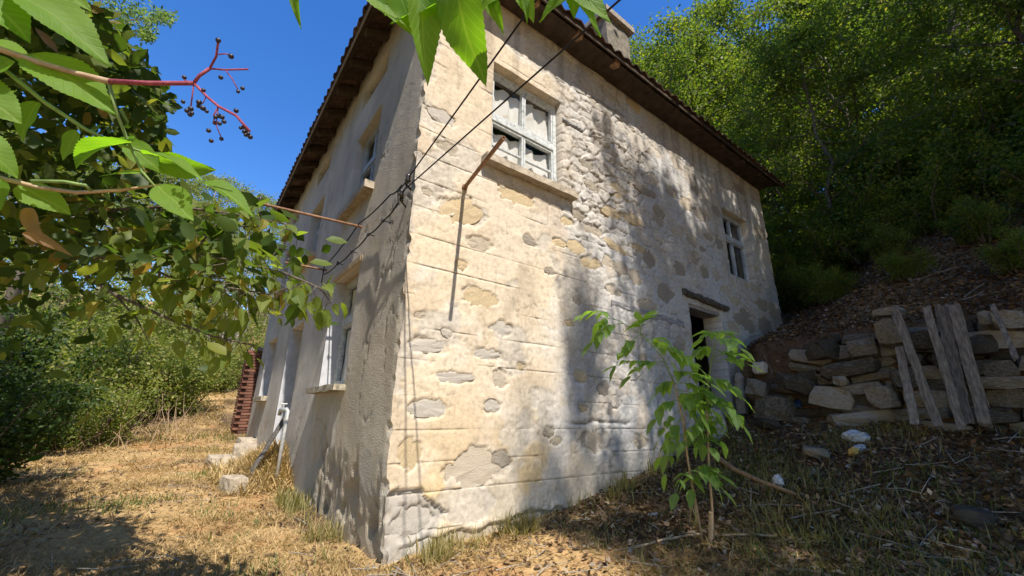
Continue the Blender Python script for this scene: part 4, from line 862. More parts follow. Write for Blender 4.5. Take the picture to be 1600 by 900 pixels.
# ------------------------------------------------------------------ shrubs and trees on the left
BA = make_bush(211, 1.5, 2.2, 16000, .085, 'leaf_bush', 22); BB = make_bush(212, 1.3, 1.6, 12000, .075, 'leaf_bush', 20); BD = make_bush(213, 1.3, 2.4, 14000, .09, 'leaf_shaded', 20)
SH = [(-1.9, 13.4, BA, 1.0, 'broad sunlit green shrub at the bend of the path'), (-3.4, 12.2, BA, 1.15, 'tall yellowish green shrub left of the path bend'), (-3.1, 9.6, BB, .95, 'low sunlit shrub on the left edge of the path'), (-4.8, 10.6, BA, 1.2, 'large dense shrub behind the low path shrub'),
      (-4.2, 7.6, BD, 1.05, 'dark green shrub in the shade at the left edge'), (-6.2, 8.6, BD, 1.3, 'large dark shrub farthest left'), (-.4, 17.5, BB, 1.2, 'small pale shrub beyond the end of the path'), (-5.5, 14.5, BA, 1.5, 'tall green shrub in the back left of the thicket'), (-2.6, 16.6, BA, 1.4, 'high green shrub behind the path bend'), (1.6, 18.5, BA, 1.2, 'green shrub behind the brick pier'), (-7.5, 12.5, BA, 1.5, 'big green shrub beyond the large dark one'), (-1.2, 22, BA, 1.6, 'wide pale shrub far up the path'), (-5, 20, BA, 1.7, 'wide shrub far behind the thicket'), (-3.6, 5.0, BD, .75, 'dark low shrub nearest on the left')]
for k, (x, y, b, s, lb) in enumerate(SH): place_bush(b, x, y, 'shrub', lb, 'shrub', 'shrubs along the left of the path', s, k*1.7)
TP = make_tree(121, 9, .12, .15, 2.6, 16000, .11, (0, 0), 24, 'leaf_bush', 'pale_bark')
for k, (x, y, s, lb) in enumerate(((-6.5, 19, 1.0, 'tree behind the thicket at the far left'), (-2.5, 24, 1.0, 'tree rising behind the path thicket'), (2.5, 25, .9, 'tree beyond the far end of the house'), (-10, 26, 1.2, 'distant tree at the left edge behind the thicket'), (-5.0, 30, 1.3, 'tall tree farthest behind the thicket'), (-8.5, 16, .9, 'bushy tree left of the tall shrubs'), (-.2, 31, 1.3, 'distant tree straight beyond the end of the path'), (6, 32, 1.2, 'distant tree hidden behind the house corner'), (-13, 33, 1.4, 'distant tree low on the far left slope'), (-8, 38, 1.5, 'distant tree on the skyline left of the path'), (-3, 42, 1.6, 'distant tree on the skyline over the path'), (3, 40, 1.5, 'distant tree on the skyline beside the house'), (-17, 24, 1.2, 'tree at the far left behind the dark shrub'), (-1.8, 19.5, .75, 'slender tree behind the bend of the path'))):
    place_tree(TP, x, y, 'background_tree', lb, 'tree', 'trees behind the thicket', s, k*2.2)
dp = empty('bare_tree', (-.6, 20.5, tz(-.6, 20.5)), 'pale half bare tree with thin upright twigs beyond the path', 'tree'); m = MB(); r = random.Random(5)
for k in range(26):
    a = r.uniform(0, 6.28); b = Vector((-.6+math.cos(a)*.25, 20.5+math.sin(a)*.25, tz(-.6, 20.5))); e = b+Vector((math.cos(a)*r.uniform(.2, 1.3), math.sin(a)*r.uniform(.2, 1.3), r.uniform(3, 5.6))); m.tube([b, b.lerp(e, .5)+Vector((r.uniform(-.2, .2), r.uniform(-.2, .2), .2)), e], [.05, .03, .006], 4)
m.build('trunk', M['pale_bark'], dp)

# ------------------------------------------------------------------ leaf shapes for the near branches
def leaflet(name, mat, wid=.42, serr=.03, tipl=.30, curl=.10, fold=.14, n=34, seed=0):
    """unit leaf along +Y, face +Z, serrated ovate outline, veins follow its UVs"""
    r = random.Random(seed); V = []; UV = []; F = []
    for i in range(n+1):
        v = i/n; w = wid*math.sin(math.pi*v**.68)**.72*(1-.30*max(0, (v-.55)/.45)**1.5) if 0 < v < 1 else 0
        if v > 1-tipl: w *= 1
        z = -curl*(v-.15)**2*1.2; wob = .012*math.sin(v*9+seed)
        for s in (-1, -.5, 0, .5, 1):
            sw = w*(1+(serr*1.1*(1 if i % 2 else -1) if abs(s) == 1 and 0 < i < n else 0))
            V.append((s*sw*.5+wob, v+(-.015 if abs(s) == 1 else 0), z+abs(s)*fold*sw*.8+.012*math.sin(v*14+s*3+seed)*(abs(s) > .2))); UV.append((.5+s*.5*max(w/wid, .02)*.98, v))
    for i in range(n):
        for j in range(4): a = i*5+j; F.append((a, a+1, a+6, a+5))
    me = bpy.data.meshes.new(name); me.from_pydata(V, [], F); ul = me.uv_layers.new(name='UVMap')
    for lp in me.loops: ul.data[lp.index].uv = UV[lp.vertex_index]
    me.polygons.foreach_set('use_smooth', [True]*len(F)); me.materials.append(mat); me.update(); return me
EL = [leaflet('elder_leaf', M['leaf_elder'], .47+.035*i, .028+.006*(i % 3), seed=i, curl=(.06, .22, .12, .34, .16, .28)[i], fold=(.10, .22, .30, .14, .05, .26)[i]) for i in range(6)]
SL_ = [leaflet('sapling_leaf', M['leaf_sapling'], .46+.05*i, .03, seed=10+i, curl=.15+.12*i, fold=.08+.08*i, n=12) for i in range(3)]
ML = [leaflet('mid_leaf', M['leaf_mid'], .46+.05*i, .015, seed=20+i, curl=.12+.1*i, n=10) for i in range(4)]
YL = [leaflet('yellow_leaf', M['leaf_yellow'], .44+.05*i, .02, seed=30+i, curl=.4+.2*i, fold=.3, n=10) for i in range(2)]
DL = leaflet('dry_leaf', M['leaf_dry'], .45, .05, seed=41, curl=.9, fold=.5)
def put_leaf(parent, mesh, base, tip, normal, width=1.0, nm='leaf', droop=0):
    base = Vector(base); tip = Vector(tip); y = tip-base; L = y.length; y.normalize(); n = Vector(normal); n = (n - y*n.dot(y)).normalized(); x = y.cross(n)
    R = Matrix((x, y, n)).transposed().to_4x4(); o = bpy.data.objects.new(nm, mesh); col.objects.link(o); o.parent = parent
    loc = Vector(base) - (parent.location if parent else Vector()); o.matrix_local = Matrix.Translation(loc) @ R @ Matrix.Diagonal((L*width, L, L, 1)); return o
TO = -Vector(CF)
# top elder branch: leaves hang into the frame from above
DT = .62
tb = empty('elder_branch', tuple(at_depth(700, -60, DT)), 'bright green backlit elder leaves hanging from the top edge', 'branch')
stem = [at_depth(x, y, d) for (x, y, d) in ((380, -160, .66), (560, -95, .64), (680, -70, .62), (800, -75, .62), (920, -95, .64), (1050, -160, .68))]
MB().tube(stem, [.004, .004, .004, .0035, .003, .0025], 6).build('stem', M['green_stem'], tb, smooth=True)
TL = [((600, -60), (652, 52), 1.15, .60, .63, (.2, 0, .3)), ((575, -35), (625, 28), 1.0, .63, .64, (-.2, .1, .5)), ((652, -30), (671, 126), .62, .60, .60, (.5, .2, .2)), ((705, -40), (747, 125), .80, .58, .60, (-.3, .2, .35)), ((690, -35), (640, 56), 1.0, .62, .65, (.3, 0, .5)),
      ((725, -40), (794, 38), .62, .63, .64, (0, .2, .5)), ((812, -60), (826, 36), .45, .62, .63, (.3, 0, .3)), ((845, -55), (953, 37), .66, .62, .64, (-.1, .1, .6)), ((735, -70), (690, 30), 1.1, .60, .61, (-.4, .3, .2)), ((600, -70), (600, 15), 1.1, .64, .65, (.3, .1, .4)), ((770, -80), (765, 12), .9, .61, .62, (.1, .3, .3)), ((880, -75), (905, 18), .95, .63, .64, (.2, .2, .3)), ((728, -12), (606, 30), 1.25, .605, .63, (.1, .3, .7)), ((556, -26), (648, 34), 1.1, .64, .63, (.2, 0, .6)), ((712, 2), (668, 60), 1.0, .615, .62, (.2, .2, .3)), ((812, -22), (722, 14), 1.05, .60, .62, (.1, .3, .6)), ((800, -40), (838, 30), .8, .625, .63, (.3, .1, .3)), ((940, -34), (838, 8), 1.0, .64, .65, (.1, .3, .6)), ((868, -44), (958, 30), .95, .62, .62, (0, .2, .5)), ((452, -55), (465, 36), .40, .66, .66, (.2, 0, .2)), ((905, -60), (940, 10), .7, .66, .66, (.2, 0, .4)), ((640, -55), (700, 8), .9, .66, .66, (0, .1, .5))]
for k, (A, B, w, d0, d1, nn) in enumerate(TL):
    b = Vector(at_depth(*A, d0)); t = Vector(at_depth(*B, d1)); nv = TO + Vector(nn)*.9; put_leaf(tb, EL[k % 6], b, t, nv, w)
    i = min(range(6), key=lambda i: (Vector(stem[i])-b).length); MB().tube([Vector(stem[i]), Vector(stem[i]).lerp(b, .6)+Vector((0, 0, .01)), b], .0016, 5).build('petiole', M['green_stem'], tb)
# left elder branch with berries
D0 = .80
eb = empty('elder_branch', tuple(at_depth(-60, 60, D0)), 'elder branch with a magenta berry stalk and large leaves reaching in from the left', 'branch')
def px_tube(pts, rad, nm, mat, par, n=7): return MB().tube([at_depth(*p) for p in pts], rad, n).build(nm, mat, par, smooth=True)
px_tube([(-220, 10, .72), (-60, 55, .76), (0, 77, .78), (60, 98, .79), (120, 115, .80), (172, 128, .80)], [.007, .0065, .006, .006, .0055, .006], 'stem', M['tan_stem'], eb)
px_tube([(168, 127, .80), (230, 130, .80), (303, 130, .80)], [.0052, .0045, .0042], 'stalk', M['red_stem'], eb)
for pts, rd in (([(303, 130, .80), (312, 118, .80), (328, 107, .80)], .0032), ([(328, 107, .80), (338, 88, .80), (341, 64, .79)], .0022), ([(328, 107, .80), (352, 109, .80), (388, 108, .81)], .0018), ([(303, 130, .80), (322, 150, .80), (341, 166, .79), (368, 180, .78), (390, 205, .78)], .0026), ([(303, 130, .80), (301, 146, .80), (298, 168, .80)], .0013), ([(341, 166, .79), (334, 180, .79), (335, 192, .79)], .0013), ([(341, 85, .79), (352, 84, .79), (361, 86, .79)], .0012), ([(352, 109, .80), (362, 122, .80), (372, 140, .80)], .0011), ([(341, 166, .79), (338, 196, .79), (346, 216, .79)], .0010), ([(303, 130, .8), (288, 125, .8), (284, 118, .8)], .001), ([(322, 150, .8), (318, 160, .8), (313, 164, .8)], .001)):
    px_tube(pts, rd, 'stalk', M['red_stem'], eb, 5)
bm = bmesh.new(); bmesh.ops.create_icosphere(bm, subdivisions=2, radius=1.0); bme2 = bpy.data.meshes.new('berry'); bm.to_mesh(bme2); bm.free(); bme2.polygons.foreach_set('use_smooth', [True]*len(bme2.polygons)); bme2.materials.append(M['berry'])
for (x, y) in ((341, 63), (361, 88), (345, 121), (288, 121), (372, 143), (379, 138), (318, 141), (286, 159), (311, 160), (310, 166), (317, 169), (323, 174), (298, 170), (300, 177), (292, 173), (297, 179), (337, 183), (342, 181), (336, 192), (343, 193), (350, 190), (347, 183), (326, 204), (346, 217), (376, 200), (382, 206), (388, 209), (391, 214), (380, 199), (384, 211), (386, 203), (330, 220), (369, 173)):
    o = bpy.data.objects.new('berry', bme2); col.objects.link(o); o.parent = eb; s = random.uniform(.0035, .0052); o.scale = (s, s, s); o.location = Vector(at_depth(x, y, .79+random.uniform(-.01, .01)))-eb.location
px_tube([(-150, 30, .70), (0, 103, .78), (70, 160, .81), (135, 203, .83), (185, 225, .85), (240, 243, .86)], [.005, .0042, .004, .0036, .003, .002], 'stem', M['green_stem'], eb)
px_tube([(170, 130, .80), (182, 175, .81), (200, 222, .84), (222, 268, .84), (250, 300, .84)], [.003, .003, .0028, .0024, .0018], 'stem', M['green_stem'], eb)
px_tube([(-200, 240, .72), (0, 278, .80), (60, 293, .82), (120, 301, .84), (190, 297, .86), (252, 288, .88)], [.006, .0048, .0042, .004, .003, .002], 'stem', M['tan_stem'], eb)
px_tube([(50, 283, .80), (100, 284, .80), (135, 290, .80), (142, 298, .81)], [.0034, .0034, .0034, .0026], 'stem', M['green_stem'], eb)
LL = [((28, -12), (170, 79), .52, .78, .80, (-.3, 0, .9)), ((52, 84), (180, 172), .50, .80, .80, (-.4, .1, .9)), ((205, 222), (104, 238), .50, .82, .82, (.1, 0, 1.0)), ((222, 270), (152, 268), .52, .84, .82, (.2, 0, .9)), ((226, 240), (318, 256), .40, .86, .86, (.3, 0, 1.1)), ((250, 252), (335, 268), .46, .90, .92, (0, .2, -.2)), ((318, 284), (400, 324), .42, .86, .86, (.2, .2, .7)), ((248, 290), (302, 342), .55, .84, .82, (-.2, 0, .8)),
      ((-60, -30), (45, 45), .62, .74, .76, (-.2, 0, .8)), ((-70, 120), (30, 185), .60, .74, .76, (0, .1, .5)), ((-60, 205), (28, 262), .6, .72, .74, (.1, 0, .7)), ((20, 95), (-50, 130), .6, .78, .74, (.3, 0, .6)), ((60, 160), (20, 215), .55, .82, .80, (.2, .2, .3)), ((120, 205), (95, 250), .6, .84, .84, (.2, .2, .2)), ((0, 280), (-40, 345), .55, .78, .76, (.3, 0, .4)), ((30, 290), (110, 330), .5, .82, .84, (0, 0, .6)), ((200, 225), (250, 262), .5, .88, .88, (-.2, 0, .6)), ((60, -40), (140, 10), .5, .85, .86, (0, 0, .5)), ((-30, 60), (50, 92), .55, .80, .80, (.4, 0, .7))]
for k, (A, B, w, d0, d1, nn) in enumerate(LL): put_leaf(eb, EL[(k*5+1) % 6], at_depth(*A, d0), at_depth(*B, d1), TO*.7+Vector(nn), w*2.0)
put_leaf(eb, DL, at_depth(45, 325, .84), at_depth(55, 378, .84), TO+Vector((.6, 0, 0)), .8, 'dry_leaf'); put_leaf(eb, DL, at_depth(40, 362, .83), at_depth(92, 385, .84), TO+Vector((0, 0, .5)), .8, 'dry_leaf')
# ------------------------------------------------------------------ the tree at the left whose low branches reach across the path
lt = empty('orchard_tree', (-4.3, 1.4, tz(-4.3, 1.4)), 'small tree at the left with yellowing leaves and low branches reaching across the path', 'tree')
o0 = Vector((-4.3, 1.4, tz(-4.3, 1.4)-.2))
tk = [o0, o0+Vector((.1, -.05, .9)), o0+Vector((.2, -.15, 1.7)), o0+Vector((.5, -.2, 2.6)), o0+Vector((.9, -.3, 3.6)), o0+Vector((1.2, -.4, 4.6))]
MB().tube(tk, [.13, .11, .10, .08, .055, .02], 9).build('trunk', M['bark'], lt, smooth=True)
HB = [[(-160, 330, 3.0), (-20, 388, 2.9), (95, 405, 2.7), (180, 460, 2.5), (262, 498, 2.4), (330, 525, 2.4), (400, 541, 2.4)], [(95, 405, 2.7), (200, 402, 2.5), (300, 395, 2.4), (380, 410, 2.3), (440, 425, 2.3), (480, 470, 2.3)],
      [(-160, 250, 3.0), (0, 300, 2.8), (150, 330, 2.6), (270, 322, 2.5), (370, 335, 2.4), (455, 352, 2.4)], [(200, 402, 2.5), (280, 440, 2.4), (360, 450, 2.3), (420, 460, 2.3), (480, 440, 2.25), (535, 475, 2.25)],
      [(150, 330, 2.6), (230, 365, 2.5), (320, 370, 2.4), (400, 380, 2.4), (470, 395, 2.4)], [(262, 498, 2.4), (290, 450, 2.4), (330, 430, 2.4), (380, 440, 2.35), (420, 500, 2.3)], [(248, 400, 2.45), (250, 450, 2.45), (258, 500, 2.4)],
      [(440, 425, 2.3), (500, 450, 2.25), (530, 490, 2.25)], [(300, 395, 2.4), (340, 350, 2.4), (400, 355, 2.4), (430, 340, 2.4)], [(180, 460, 2.5), (215, 500, 2.45), (235, 540, 2.45)]]
root = Vector((-3.6, 1.1, 3.2))
allp = []
for k, b in enumerate(HB):
    pts = [Vector(at_depth(*p)) for p in b]
    if k in (0, 2): pts = [tk[3] if k == 0 else tk[4]] + pts
    n = len(pts); rr = .018 if k in (0, 2) else .008
    MB().tube(pts, [rr*(1-.8*i/(n-1)) for i in range(n)], 5).build('branch', M['bark'], lt, smooth=True)
    a0 = 2 if k in (0, 2) else 0
    for i in range(a0, n-1):
        for q in range(8): allp.append((pts[i].lerp(pts[i+1], q/8), (pts[i+1]-pts[i]).normalized()))
r = random.Random(77); cnt = 0; tw = MB()
for (p, d) in allp:
    for s in range(1 + (r.random() < .35)):
        if cnt >= 295: break
        side = Vector((r.uniform(-1, 1), r.uniform(-1, 1), r.uniform(-.9, .4))); side = (side - d*side.dot(d)).normalized(); st = p + side*r.uniform(.04, .16)
        dr = (side*.6+d*r.uniform(.1, .8)+Vector((0, 0, -r.uniform(.1, .9)))).normalized(); L = r.uniform(.065, .125); nv = Vector((r.uniform(-.6, .6), r.uniform(-.6, .6), r.uniform(.3, 1.2)))
        y = r.random(); put_leaf(lt, ML[r.randrange(4)] if y < .88 else YL[r.randrange(2)], st, st+dr*L, nv, 1.0); tw.tube([p, st], .0018, 3); cnt += 1
tag(tw.build('twigs', M['bark'], lt), kind='stuff')
# the rest of the crown, too dense to pick apart
nr = np.random.default_rng(5); P = []; Dd = []
for (px, py, dd, sx, sy, sd, n) in ((60, 120, 3.2, 110, 110, .5, 820), (-120, 200, 3.2, 150, 180, .6, 1700), (190, 130, 2.9, 55, 60, .25, 380), (150, 300, 2.8, 90, 45, .3, 300), (300, 350, 2.5, 85, 30, .2, 160), (60, 370, 2.9, 80, 60, .3, 320), (400, 430, 2.4, 70, 40, .15, 60), (-60, -60, 3.0, 150, 120, .6, 2000), (280, 420, 2.5, 90, 40, .2, 120), (230, 190, 2.9, 30, 40, .2, 120)):
    X = nr.normal(px, sx, n); Y = nr.normal(py, sy, n); Z = nr.normal(dd, sd, n)
    for a, b, c in zip(X, Y, Z):
        if a > np.interp(b, [-200, 0, 40, 100, 150, 200, 260, 300, 330], [120, 140, 185, 238, 272, 262, 282, 300, 560]): continue
        P.append(at_depth(a, b, max(c, 1.9))); Dd.append(0)
P = np.array(P)
# upper crown, above and left of the frame, throws the shade on the path
cc = np.array([[-3.3, .6, 4.4], [-2.9, -.6, 4.0], [-3.9, 2.2, 4.6], [-2.7, .9, 5.2], [-4.6, .6, 3.8], [-3.2, -1.2, 3.4], [-4.0, 3.6, 4.0], [-2.3, -1.5, 3.5], [-2.6, -1.4, 4.5]]); ix = nr.integers(0, len(cc), 8200)
P2 = cc[ix] + nr.normal(size=(8200, 3))*np.array([.55, .45, .4]); P = np.concatenate([P, P2])
rel = P-CAM; dep = np.maximum(rel@CF, .05); ppx = 800+FPX*(rel@CR)/dep; ppy = 450-FPX*(rel@CU)/dep
lim = np.interp(ppy, [-300, -60, 0, 40, 100, 150, 200, 260, 300, 330], [200, 110, 135, 180, 233, 268, 258, 280, 300, 560]); P = P[(ppx < lim) | (ppy < -300)]
D = nr.normal(size=P.shape); D[:, 2] -= .5; lm = leaf_cloud('foliage', P, D, .115, np.clip(nr.random(len(P)), 0, 1), .6, seed=9, fine=True); lm.materials.append(M['leaf_orchard'])
o = link('foliage', lm, lt); o['kind'] = 'stuff'
m = MB()
for c in cc: m.tube([tk[4], tk[4].lerp(Vector(c), .5)+Vector((0, 0, .2)), Vector(c)], [.04, .025, .008], 5)
m.build('branch', M['bark'], lt, smooth=True)
# feathery pale tree top against the sky
ft = empty('feathery_tree', (-4.6, 9.0, tz(-4.6, 9.0)), 'feathery pale green tree top against the sky at the upper left', 'tree'); nr = np.random.default_rng(8)
m = MB(); top = Vector(at_depth(215, 35, 9.0)); b0 = Vector((-4.6, 9.0, tz(-4.6, 9)-.2)); m.tube([b0, b0.lerp(top, .5)+Vector((-.2, 0, .4)), top+Vector((-1.0, 0, -.8)), top], [.12, .09, .04, .01], 7); P = []
for (px, py, s) in ((205, 20, 14), (235, 28, 12), (258, 28, 8), (190, 45, 10), (225, 50, 9), (232, 58, 5), (170, 20, 14), (140, 40, 22), (180, -10, 25), (100, 10, 30), (60, 60, 40)):
    n = 240; P += [at_depth(nr.normal(px, s), nr.normal(py, s*.6), 9+nr.normal(0, .25)) for _ in range(n)]; m.tube([top+Vector((-1.0, 0, -.8)), Vector(at_depth(px, py, 9))], [.02, .005], 4)
m.build('trunk', M['pale_bark'], ft, smooth=True); P = np.array(P); D = nr.normal(size=P.shape); lm = leaf_cloud('crown', P, D, .10, nr.random(len(P)), .4, seed=3); lm.materials.append(M['leaf_pale']); link('crown', lm, ft)

# ------------------------------------------------------------------ elder sapling in front of the end wall
DS = 3.55
sb = Vector(on_ground(1106, 866)); sp = empty('elder_sapling', tuple(sb), 'young green elder sapling growing in front of the end wall', 'sapling')
def S(x, y, d=DS): return Vector(at_depth(x, y, d))
def stemtube(pts, rad): MB().tube(pts, rad, 7).build('stem', M['tan_stem'], sp, smooth=True)
g0 = sb + Vector((0, 0, -.05)); s1 = [S(1101, 866), S(1088, 790), S(1075, 720), S(1066, 650), S(1054, 600), S(1036, 560), S(1002, 522), S(965, 500), S(930, 494)]
stemtube(s1[:5], [.011, .010, .009, .008, .006]); MB().tube(s1[4:], [.006, .005, .004, .003, .0015], 6).build('stem', M['green_stem'], sp, smooth=True)
s2 = [S(1115, 866), S(1113, 800), S(1108, 730), S(1105, 650), S(1106, 600), S(1112, 562), S(1120, 530), S(1124, 520)]; stemtube(s2[:5], [.011, .010, .009, .008, .006]); MB().tube(s2[4:], [.006, .005, .003, .002], 6).build('stem', M['green_stem'], sp, smooth=True)
s3 = [S(1072, 690), S(1070, 640), S(1073, 610), S(1080, 585)]; stemtube(s3, [.005, .004, .003, .002])
MB().tube([S(1110, 866), S(1111, 800)], [.022, .019], 9).build('stump', M['tan_stem'], sp)
CL = [((962, 500), (915, 492), 6), ((975, 505), (925, 535), 6), ((950, 497), (938, 520), 4), ((1000, 520), (1012, 494), 5), ((1002, 522), (962, 572), 6), ((1022, 540), (1088, 572), 7), ((1010, 530), (1052, 548), 5), ((1040, 565), (985, 588), 6), ((1046, 575), (962, 572), 6), ((1056, 600), (1105, 620), 6), ((1058, 610), (1095, 650), 6), ((1064, 640), (1028, 690), 7), ((1066, 650), (1040, 712), 6), ((1062, 625), (1024, 655), 6), ((1112, 562), (1158, 560), 7), ((1116, 545), (1085, 556), 6), ((1120, 532), (1158, 545), 6), ((1122, 525), (1098, 530), 5), ((1124, 520), (1140, 535), 5), ((1108, 590), (1158, 620), 7), ((1106, 610), (1160, 665), 8), ((1080, 600), (1128, 640), 6), ((1105, 640), (1128, 690), 7), ((1104, 650), (1090, 690), 6), ((1062, 615), (1092, 640), 6), ((1060, 600), (1030, 612), 6), ((1106, 600), (1085, 630), 6), ((1104, 660), (1070, 690), 6), ((1105, 625), (1140, 640), 6), ((1050, 590), (1085, 590), 6), ((1084, 735), (1124, 742), 6), ((1083, 740), (1080, 765), 4), ((1106, 735), (1120, 760), 4), ((1070, 680), (1032, 715), 5), ((1075, 590), (1110, 600), 5), ((1100, 690), (1112, 700), 4)]
r = random.Random(31)
def compound(parent, A, B, n, mats, dpt, L0):
    dd = r.uniform(-.22, .22); a = S(*A, dpt); b = S(*B, dpt+dd); mid = a.lerp(b, .5)+Vector((0, 0, .05)); fr = []
    pl = [a, a.lerp(mid, .6)+Vector((0, 0, .01)), mid, mid.lerp(b, .5)+Vector((0, 0, .015)), b]
    cl = empty('compound_leaf', tuple(a)); cl.parent = parent; cl.location = a - parent.location
    def plc(f): x = f*4; i = min(int(x), 3); return pl[i].lerp(pl[i+1], x-i)
    mm = MB().tube(pl, [.0035, .003, .0026, .002, .0014], 4).mesh('rachis'); mm.materials.append(M['green_stem']); o = bpy.data.objects.new('rachis', mm); col.objects.link(o); o.parent = cl; o.location = -a
    t = (b-a).normalized(); sd = t.cross(Vector((0, 0, 1))).normalized(); npair = max(1, n//2)
    for k in range(npair):
        f = .35+.6*k/max(1, npair)
        for s in (-1, 1):
            p = plc(f); d = (sd*s*r.uniform(.7, 1.1)+t*r.uniform(.3, .7)+Vector((0, 0, r.uniform(-.45, .15)))).normalized(); L = L0*r.uniform(.65, 1.25)
            o = put_leaf(cl, SL_[r.randrange(3)], p, p+d*L, Vector((r.uniform(-.3, .3), r.uniform(-.4, .1), 1)), 1.0); o.location = p - a
    d = (t+Vector((0, 0, -.4))).normalized(); o = put_leaf(cl, SL_[0], b, b+d*L0*1.15, Vector((0, -.2, 1)), 1.05); o.location = b - a
for (A, B, n) in CL:
    compound(sp, A, B, n, None, DS+r.uniform(-.05, .05), .135)
    if r.random() < .5: compound(sp, (A[0]+r.uniform(-8, 8), A[1]+r.uniform(-4, 10)), (B[0]+r.uniform(-26, 20), B[1]+r.uniform(0, 34)), n, None, DS+r.uniform(-.1, .15), .125)

# ------------------------------------------------------------------ ground cover (uncountable)
def blades(name, n, region, lens, mat, seed, tilt=(.1, 1.0), width=.004, dens=None, lvr=(0, 1), bend=.4):
    q = np.random.default_rng(seed); P = []
    while sum(len(p) for p in P) < n:
        X = q.uniform(region[0], region[1], n*2); Y = q.uniform(region[2], region[3], n*2); k = q.random(n*2)
        dc = np.hypot(X-CAM[0], Y-CAM[1]); pr = np.clip(3.0/np.maximum(dc, 1.5), 0, 1)**1.1
        if dens is not None: pr = pr*dens(X, Y)
        hs = (X > -.02) & (X < HX) & (Y > -.02) & (Y < HY); ok = (k < pr) & ~hs; P.append(np.stack([X[ok], Y[ok]], 1))
    P = np.concatenate(P)[:n]; x, y = P[:, 0], P[:, 1]; z = terrain(x, y) + (fbm(x, y, 1.3, 4, 5)-0.5)*0.12 + (fbm(x, y, 7, 3, 9)-.5)*.05
    L = q.uniform(lens[0], lens[1], n)*(1+.4*np.hypot(x-CAM[0], y-CAM[1])/10); az = q.uniform(0, 2*np.pi, n); el = q.uniform(tilt[0], tilt[1], n)
    d = np.stack([np.cos(az)*np.cos(el), np.sin(az)*np.cos(el), np.sin(el)], 1); s = np.stack([-np.sin(az), np.cos(az), 0*az], 1); w = (width*(1+np.hypot(x-CAM[0], y-CAM[1])*.12)*q.uniform(.6, 1.4, n))[:, None]
    b = np.stack([x, y, z-.005], 1); m = b+d*L[:, None]*.55; t = b+d*L[:, None]; t[:, 2] -= L*bend*q.random(n)*.6; t[:, 2] = np.maximum(t[:, 2], z+.004)
    V = np.stack([b-s*w, b+s*w, m+s*w*.8, m-s*w*.8, t], 1).reshape(-1, 3); i = np.arange(n)[:, None]*5; F = np.concatenate([i+np.array([[0, 1, 2]]), i+np.array([[0, 2, 3]]), i+np.array([[3, 2, 4]])], 0)
    lv = lvr[0]+(lvr[1]-lvr[0])*np.clip(q.random(n)*.6+.55*fbm(x, y, 1.5, 3, 61)-.1, 0, 1)
    me = np_mesh(name, V, F, False, {'lv': ('FLOAT', np.repeat(lv, 5))}); return link(name, me, None, mat)
pathd = lambda X, Y: np.clip(.25+1.1*sstep(.35, .6, fbm(X, Y, 1.1, 3, 71)), 0, 1)*(1-.75*sstep(1.8, 3.2, X))*(1-sstep(-4.0, -6.5, X)*.6)
tag(blades('dry_grass', 200000, (-6.5, 4.0, -3.4, 17), (.04, .13), M['straw'], 1, (.0, .75), .0022, pathd, (0, .88)), 'straw coloured dry mown grass covering the path', 'grass', kind='stuff')
tag(blades('green_grass', 9000, (-5, 5.0, -3.2, 12), (.04, .12), M['weed'], 2, (.6, 1.5), .0025, lambda X, Y: sstep(.60, .72, fbm(X, Y, 1.2, 3, 73))), 'sparse green grass tufts among the straw', 'grass', kind='stuff')
tag(blades('slope_grass', 13000, (1.5, 5.4, -5, 0), (.05, .20), M['weed'], 3, (.05, 1.2), .0022, lambda X, Y: .15+.85*sstep(.5, .7, fbm(X, Y, 1.0, 3, 75)), (.55, 1)), 'thin dry grass and weeds on the shaded slope', 'grass', kind='stuff')
tag(blades('wall_foot_weeds', 1400, (-.35, 4.5, -.35, 3.0), (.08, .26), M['weed'], 4, (.5, 1.5), .0028, lambda X, Y: np.where((np.abs(Y+.12) < .14) & (X > .3) | (np.abs(X+.16) < .15) & (Y > .2), sstep(.45, .7, fbm(X, Y, 3, 3, 76)), 0), (.7, 1)), 'weeds and dry stalks along the foot of the house walls', 'weeds', kind='stuff')
tag(blades('mound_straw', 7000, (-.9, 0, 3.2, 6.8), (.08, .28), M['straw'], 5, (.0, 1.1), .004, lambda X, Y: 1.0*(np.exp(-((Y-4.8)/1.2)**2-((X+.3)/.4)**2)), (.1, 1)), 'heap of dry stalks on the mound by the standpipe', 'straw', kind='stuff')
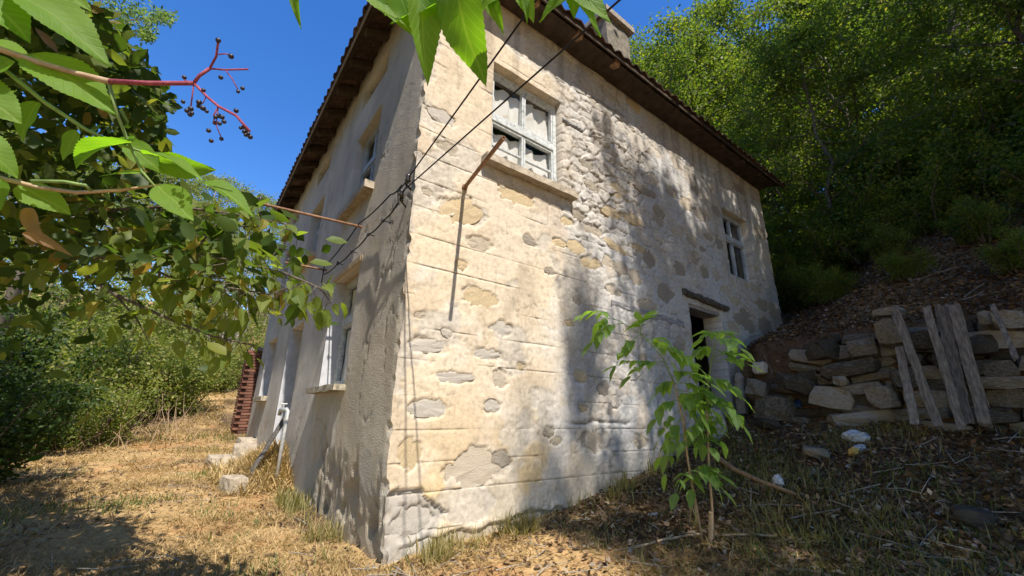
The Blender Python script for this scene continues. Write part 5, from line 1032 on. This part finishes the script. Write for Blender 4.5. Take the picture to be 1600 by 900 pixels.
def litter(name, n, region, size, mat, seed, dens):
    q = np.random.default_rng(seed); X = q.uniform(region[0], region[1], n*8); Y = q.uniform(region[2], region[3], n*8); dc = np.hypot(X-CAM[0], Y-CAM[1])
    hs = (X > -.02) & (X < HX) & (Y > -.02) & (Y < HY); ok = (q.random(n*8) < dens(X, Y)*np.clip(4.5/np.maximum(dc, 2), 0, 1)) & ~hs; X, Y = X[ok][:n], Y[ok][:n]; n = len(X)
    Z = terrain(X, Y) + (fbm(X, Y, 1.3, 4, 5)-0.5)*0.12 + (fbm(X, Y, 7, 3, 9)-.5)*.05 + sstep(5, 9, X)*(fbm(X, Y, .25, 4, 15)-.5)*.9+q.uniform(.004, .03, n)
    D = q.normal(size=(n, 3)); D[:, 2] *= .35; me = leaf_cloud(name, np.stack([X, Y, Z], 1), D, size, np.clip(q.random(n), 0, 1), .6, .9, seed); return link(name, me, None, mat)
tag(litter('leaf_litter', 75000, (.0, 14, -5.5, 0), .06, M['litter'], 11, lambda X, Y: .12+.88*sstep(1.4, 3.2, X-.3*Y*0)), 'brown fallen leaves covering the shaded slope', 'leaf litter', kind='stuff')
tag(litter('path_litter', 5000, (-6, 2.5, -3, 12), .045, M['litter'], 12, lambda X, Y: sstep(.45, .65, fbm(X, Y, .8, 3, 81))), 'scattered fallen leaves on the dry path', 'leaf litter', kind='stuff')
q = random.Random(19); m = MB()
for k in range(160):
    x = q.uniform(-5.2, -1.0); y = 8.2+q.uniform(0, 4.5)+(x+3)*.6
    b0 = Vector((x, y, tz(x, y))); e = b0+Vector((q.uniform(-.5, .5), q.uniform(-.5, .3), q.uniform(.2, 1.1))); m.tube([b0, b0.lerp(e, .5)+Vector((q.uniform(-.08, .08), 0, .05)), e], [.008, .006, .003], 4, False)
tag(m.build('dead_stalks', M['tan_stem'], None), 'dry dead stalks standing at the foot of the left shrubs', 'stalks', kind='stuff')
q = random.Random(9); m = MB()
for k in range(520):
    x = q.uniform(-5, 8); y = q.uniform(-3.2, -.05) if x > 0 else q.uniform(-3, 12)
    if x > 5.2 and q.random() < .5: continue
    a = q.uniform(0, 6.28); L = q.uniform(.08, .45); pts = []
    for s in range(3):
        f = s/2-.5; xx = x+math.cos(a)*L*f; yy = min(y+math.sin(a)*L*f, -.03) if x > -.1 else y+math.sin(a)*L*f; pts.append((xx, yy, tz(xx, yy)+.02+q.uniform(0, .03)))
    m.tube(pts, [.004, .0035, .002], 4, False)
tag(m.build('twigs', M['pale_bark'], None), 'scattered dry twigs on the ground', 'twigs', kind='stuff')
